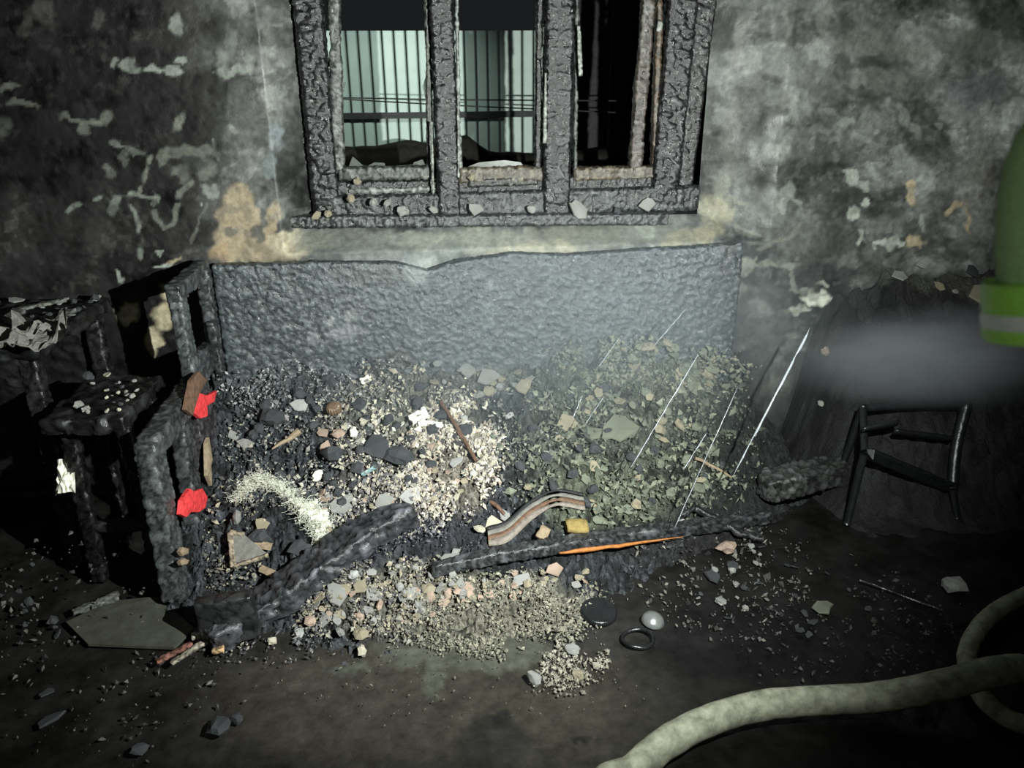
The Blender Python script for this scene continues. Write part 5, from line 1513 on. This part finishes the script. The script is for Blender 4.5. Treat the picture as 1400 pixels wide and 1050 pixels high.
V_ = [(cx_ + rx_ * math.cos(a_) * (1 + .03 * math.sin(5 * a_)), cy_ + ry_ * math.sin(a_), z_) for z_, cx_, cy_, rx_, ry_ in ((.80, 1.12, -2.62, .215, .175), (.81, 1.12, -2.62, .222, .182), (.95, 1.12, -2.62, .205, .165), (1.08, 1.12, -2.615, .19, .15), (1.2, 1.115, -2.61, .19, .148), (1.32, 1.11, -2.60, .185, .14), (1.38, 1.11, -2.60, .16, .12)) for a_ in np.linspace(0, 2 * math.pi, 32, endpoint=False)]
obj('coat_skirt', mesh('coat_skirt', V_, [q[::-1] for q in grid_faces(7, 32, 0, True)] + [tuple(range(32)), tuple(range(6 * 32, 7 * 32))[::-1]], None, True), 'greencloth', ff)
trs = {'w': ((1.12, -2.62, 1.02), (.12, .10)), 'p': ((1.12, -2.62, .94), (.12, .10)), 'hl': (hl, .11), 'kl': (kl, .085), 'al': ((al[0], al[1], .16), .075), 'hr': (hr, .11), 'kr': (kr, .085), 'ar': ((ar[0], ar[1], .16), .075)}
skin('trousers', trs, [('w', 'p'), ('p', 'hl'), ('hl', 'kl'), ('kl', 'al'), ('p', 'hr'), ('hr', 'kr'), ('kr', 'ar')], 'trousers', ff, 'w', 2)
for q in (al, ar):
    bt = {'a': ((q[0], q[1], .24), .062), 'b': ((q[0], q[1], .10), .06), 'h': ((q[0], q[1] - .02, .055), .055), 't': ((q[0] - .03, q[1] + .17, .045), (.05, .04))}
    skin('boot', bt, [('a', 'b'), ('b', 'h'), ('b', 't')], 'rubber', ff, 'b', 2)
# bands round the cuff: lime, silver, lime
L_, R_, c_ = axes(wl, el)
dirv = (np.array(el) - np.array(wl)) / L_
for nm, m_, t0, t1, rr in (('cuff_band', 'lime', .015, .045, .056), ('cuff_band', 'silver', .003, .018, .0565), ('cuff_band', 'lime', -.008, .006, .056)):
    V_, F_ = tube_mesh([cut + dirv * (t0 + (t1 - t0) * s_) for s_ in (0, .2, .8, 1)], [rr * .97, rr, rr, rr * .97], 28)
    o = obj(nm, mesh(nm, V_, F_, None, True), m_, ff)
    o['label'] = 'silver reflective band' if m_ == 'silver' else 'lime reflective band'
V_, F_ = lathe([(.155, 0), (.16, .01), (.125, .03), (.118, .07), (.10, .115), (.06, .145), (.02, .155)], 32)
hm = obj('helmet', mesh('helmet', V_, F_, None, True), 'helmet', ff)
hm.matrix_parent_inverse = Matrix.Translation(-Vector(ff.location))
hm.location = (1.09, -2.52, 1.68)
V_, F_ = box_surface(.011, .018, .018, .012)
obj('nose', mesh('nose', V_ * (1.2 - .5 * (V_[:, 2:3] > 0)) + np.array([1.075, -2.425, 1.635]), F_, None, True), 'skin', ff)
V_, F_ = box_surface(.022, .006, .005, .008)
obj('mouth', mesh('mouth', V_ + np.array([1.075, -2.44, 1.595]), F_, None, True), 'brown', ff)
for sx in (-.082, .082):
    V_, F_ = box_surface(.008, .016, .028, .014)
    obj('ear', mesh('ear', V_ + np.array([1.09 + sx, -2.53, 1.645]), F_, None, True), 'skin', ff)
V_, F_ = lathe([(.088, -.06), (.094, -.02), (.09, .03), (.06, .075), (.01, .09)], 24)
o = obj('hair', mesh('hair', V_ * np.array([1, 1.05, 1]) + np.array([1.09, -2.56, 1.70]), F_, None, True), 'dark', ff)
for sx in (-.028, .028):
    V_, F_ = box_surface(.011, .005, .006, .006)
    obj('eye', mesh('eye', V_ + np.array([1.09 + sx - .02, -2.437, 1.665]), F_), 'paper', ff)


def hand(wrist, to, side, curl=1.0):
    """a gloved hand: palm and five bent fingers closing on the nozzle"""
    wrist, to = np.array(wrist), np.array(to)
    d = (to - wrist) / np.linalg.norm(to - wrist)
    n = np.array(side) - d * (np.array(side) @ d)
    n /= np.linalg.norm(n)
    s_ = np.cross(d, n)
    parts = [tube_mesh([wrist - d * .02, wrist + d * .02, wrist + d * .06, wrist + d * .095], [.030, .036, .042, .034], 12)]
    for i, (off, ln) in enumerate(((-.032, .075), (-.011, .085), (.011, .08), (.032, .062))):
        b0 = wrist + d * .085 + s_ * off
        p1 = b0 + d * ln * .45
        p2 = p1 + (d * .35 + n * .95) * ln * .38 * curl
        p3 = p2 + (-d * .55 + n * .7) * ln * .3 * curl
        parts.append(tube_mesh([b0, p1, p2, p3], [.012, .0115, .0105, .009], 9))
    b0 = wrist + d * .035 - s_ * .03
    parts.append(tube_mesh([b0, b0 - s_ * .03 + d * .02 + n * .01, b0 - s_ * .03 + d * .045 + n * .035, b0 - s_ * .015 + d * .06 + n * .05], [.015, .0135, .012, .010], 9))
    V, F = join(parts)
    return obj('glove', mesh('glove', V, F, None, True), 'glove', ff)


nz0 = np.array(wl) + np.array([.16, .0, -.06])
hand(np.array(wl) + np.array([.03, 0, .0]), np.array(wl) + np.array([.13, -.03, -.02]), (0.2, .5, -.8))
hand(J['wr'], np.array(J['wr']) + np.array([-.09, .06, -.03]), (0, .3, 1))
noz = thing('hose_nozzle', nz0, 'branch pipe nozzle held by the firefighter beyond the right edge', 'nozzle')
nd = np.array([.12, .95, -.22])
nd /= np.linalg.norm(nd)
V_, F_ = tube_mesh([nz0 - nd * .25, nz0 - nd * .05, nz0 + nd * .03, nz0 + nd * .07], [.026, .024, .022, .017], 18)
obj('barrel', mesh('barrel', V_, F_, None, True), 'steel', noz)
V_, F_ = tube_mesh(spline(HOSE2 + [nz0 - nd * .24], 150), .024, 18, True, .003, 5)
tag(obj('fire_hose', mesh('fire_hose', V_, F_, None, True), 'hose'), HOSE2_LABEL, 'hose')
V_, F_ = tube_mesh([nz0 + nd * .07, nz0 + nd * .075, nz0 + nd * .12, nz0 + nd * .13], [.02, .03, .034, .03], 18)
obj('spray_head', mesh('spray_head', V_, F_, None, True), 'rubber', noz)


# ------------------------------------------------------------------ mist and smoke
def mist(name, center, half, density, label, seed, color, noise=3.0, rot=(0, 0, 0), soft=1.0):
    m = bpy.data.materials.new(name)
    m.use_nodes = True
    nt = m.node_tree
    N, L = nt.nodes, nt.links
    N.clear()
    out = N.new('ShaderNodeOutputMaterial')
    vs = N.new('ShaderNodeVolumePrincipled')
    vs.inputs['Color'].default_value = (*color, 1)
    vs.inputs['Anisotropy'].default_value = 0.1
    tc = N.new('ShaderNodeTexCoord')
    ln = N.new('ShaderNodeVectorMath')
    ln.operation = 'LENGTH'
    L.new(tc.outputs['Object'], ln.inputs[0])
    mr = N.new('ShaderNodeMapRange')
    mr.interpolation_type = 'SMOOTHSTEP'
    mr.inputs['From Min'].default_value = 1.0
    mr.inputs['From Max'].default_value = 1.0 - soft
    L.new(ln.outputs['Value'], mr.inputs['Value'])
    nz = N.new('ShaderNodeTexNoise')
    nz.inputs['Scale'].default_value = noise
    nz.inputs['Detail'].default_value = 3
    L.new(tc.outputs['Object'], nz.inputs['Vector'])
    m2 = N.new('ShaderNodeMapRange')
    m2.inputs['From Min'].default_value = 0.3
    m2.inputs['From Max'].default_value = 0.7
    m2.inputs['To Min'].default_value = 0.35
    m2.inputs['To Max'].default_value = 1.3
    L.new(nz.outputs['Fac'], m2.inputs['Value'])
    mu = N.new('ShaderNodeMath')
    mu.operation = 'MULTIPLY'
    L.new(mr.outputs['Result'], mu.inputs[0])
    L.new(m2.outputs['Result'], mu.inputs[1])
    md = N.new('ShaderNodeMath')
    md.operation = 'MULTIPLY'
    md.inputs[1].default_value = density
    L.new(mu.outputs[0], md.inputs[0])
    L.new(md.outputs[0], vs.inputs['Density'])
    L.new(vs.outputs['Volume'], out.inputs['Volume'])
    V, F = box_surface(1, 1, 1, 0.25)
    V = V / np.linalg.norm(V, axis=1, keepdims=True)
    o = obj(name, mesh(name, V, F, None, True), m)
    o.location = [float(q) for q in center]
    o.scale = half
    o.rotation_euler = rot
    return tag(o, label, 'mist', None, 'stuff')


SC.cycles.volume_step_rate = 2.0
SC.cycles.volume_max_steps = 128
a, b = onY(1440, 482, -1.05), onY(1130, 492, -.42)
dv = Vector(b - a)
mist('water_mist', (a + b) / 2, (dv.length * .78, .28, .19), 4.2, 'pale cloud of water mist drifting in from the right edge', 1, (.86, .93, 1.0), 2.2, dv.to_track_quat('X', 'Z').to_euler())
mist('smoke_haze', (0.45, -.48, .72), (1.3, .48, .55), .8, 'thin bluish smoke hanging before the sofa back', 2, (.80, .93, 1.0), 2.0)
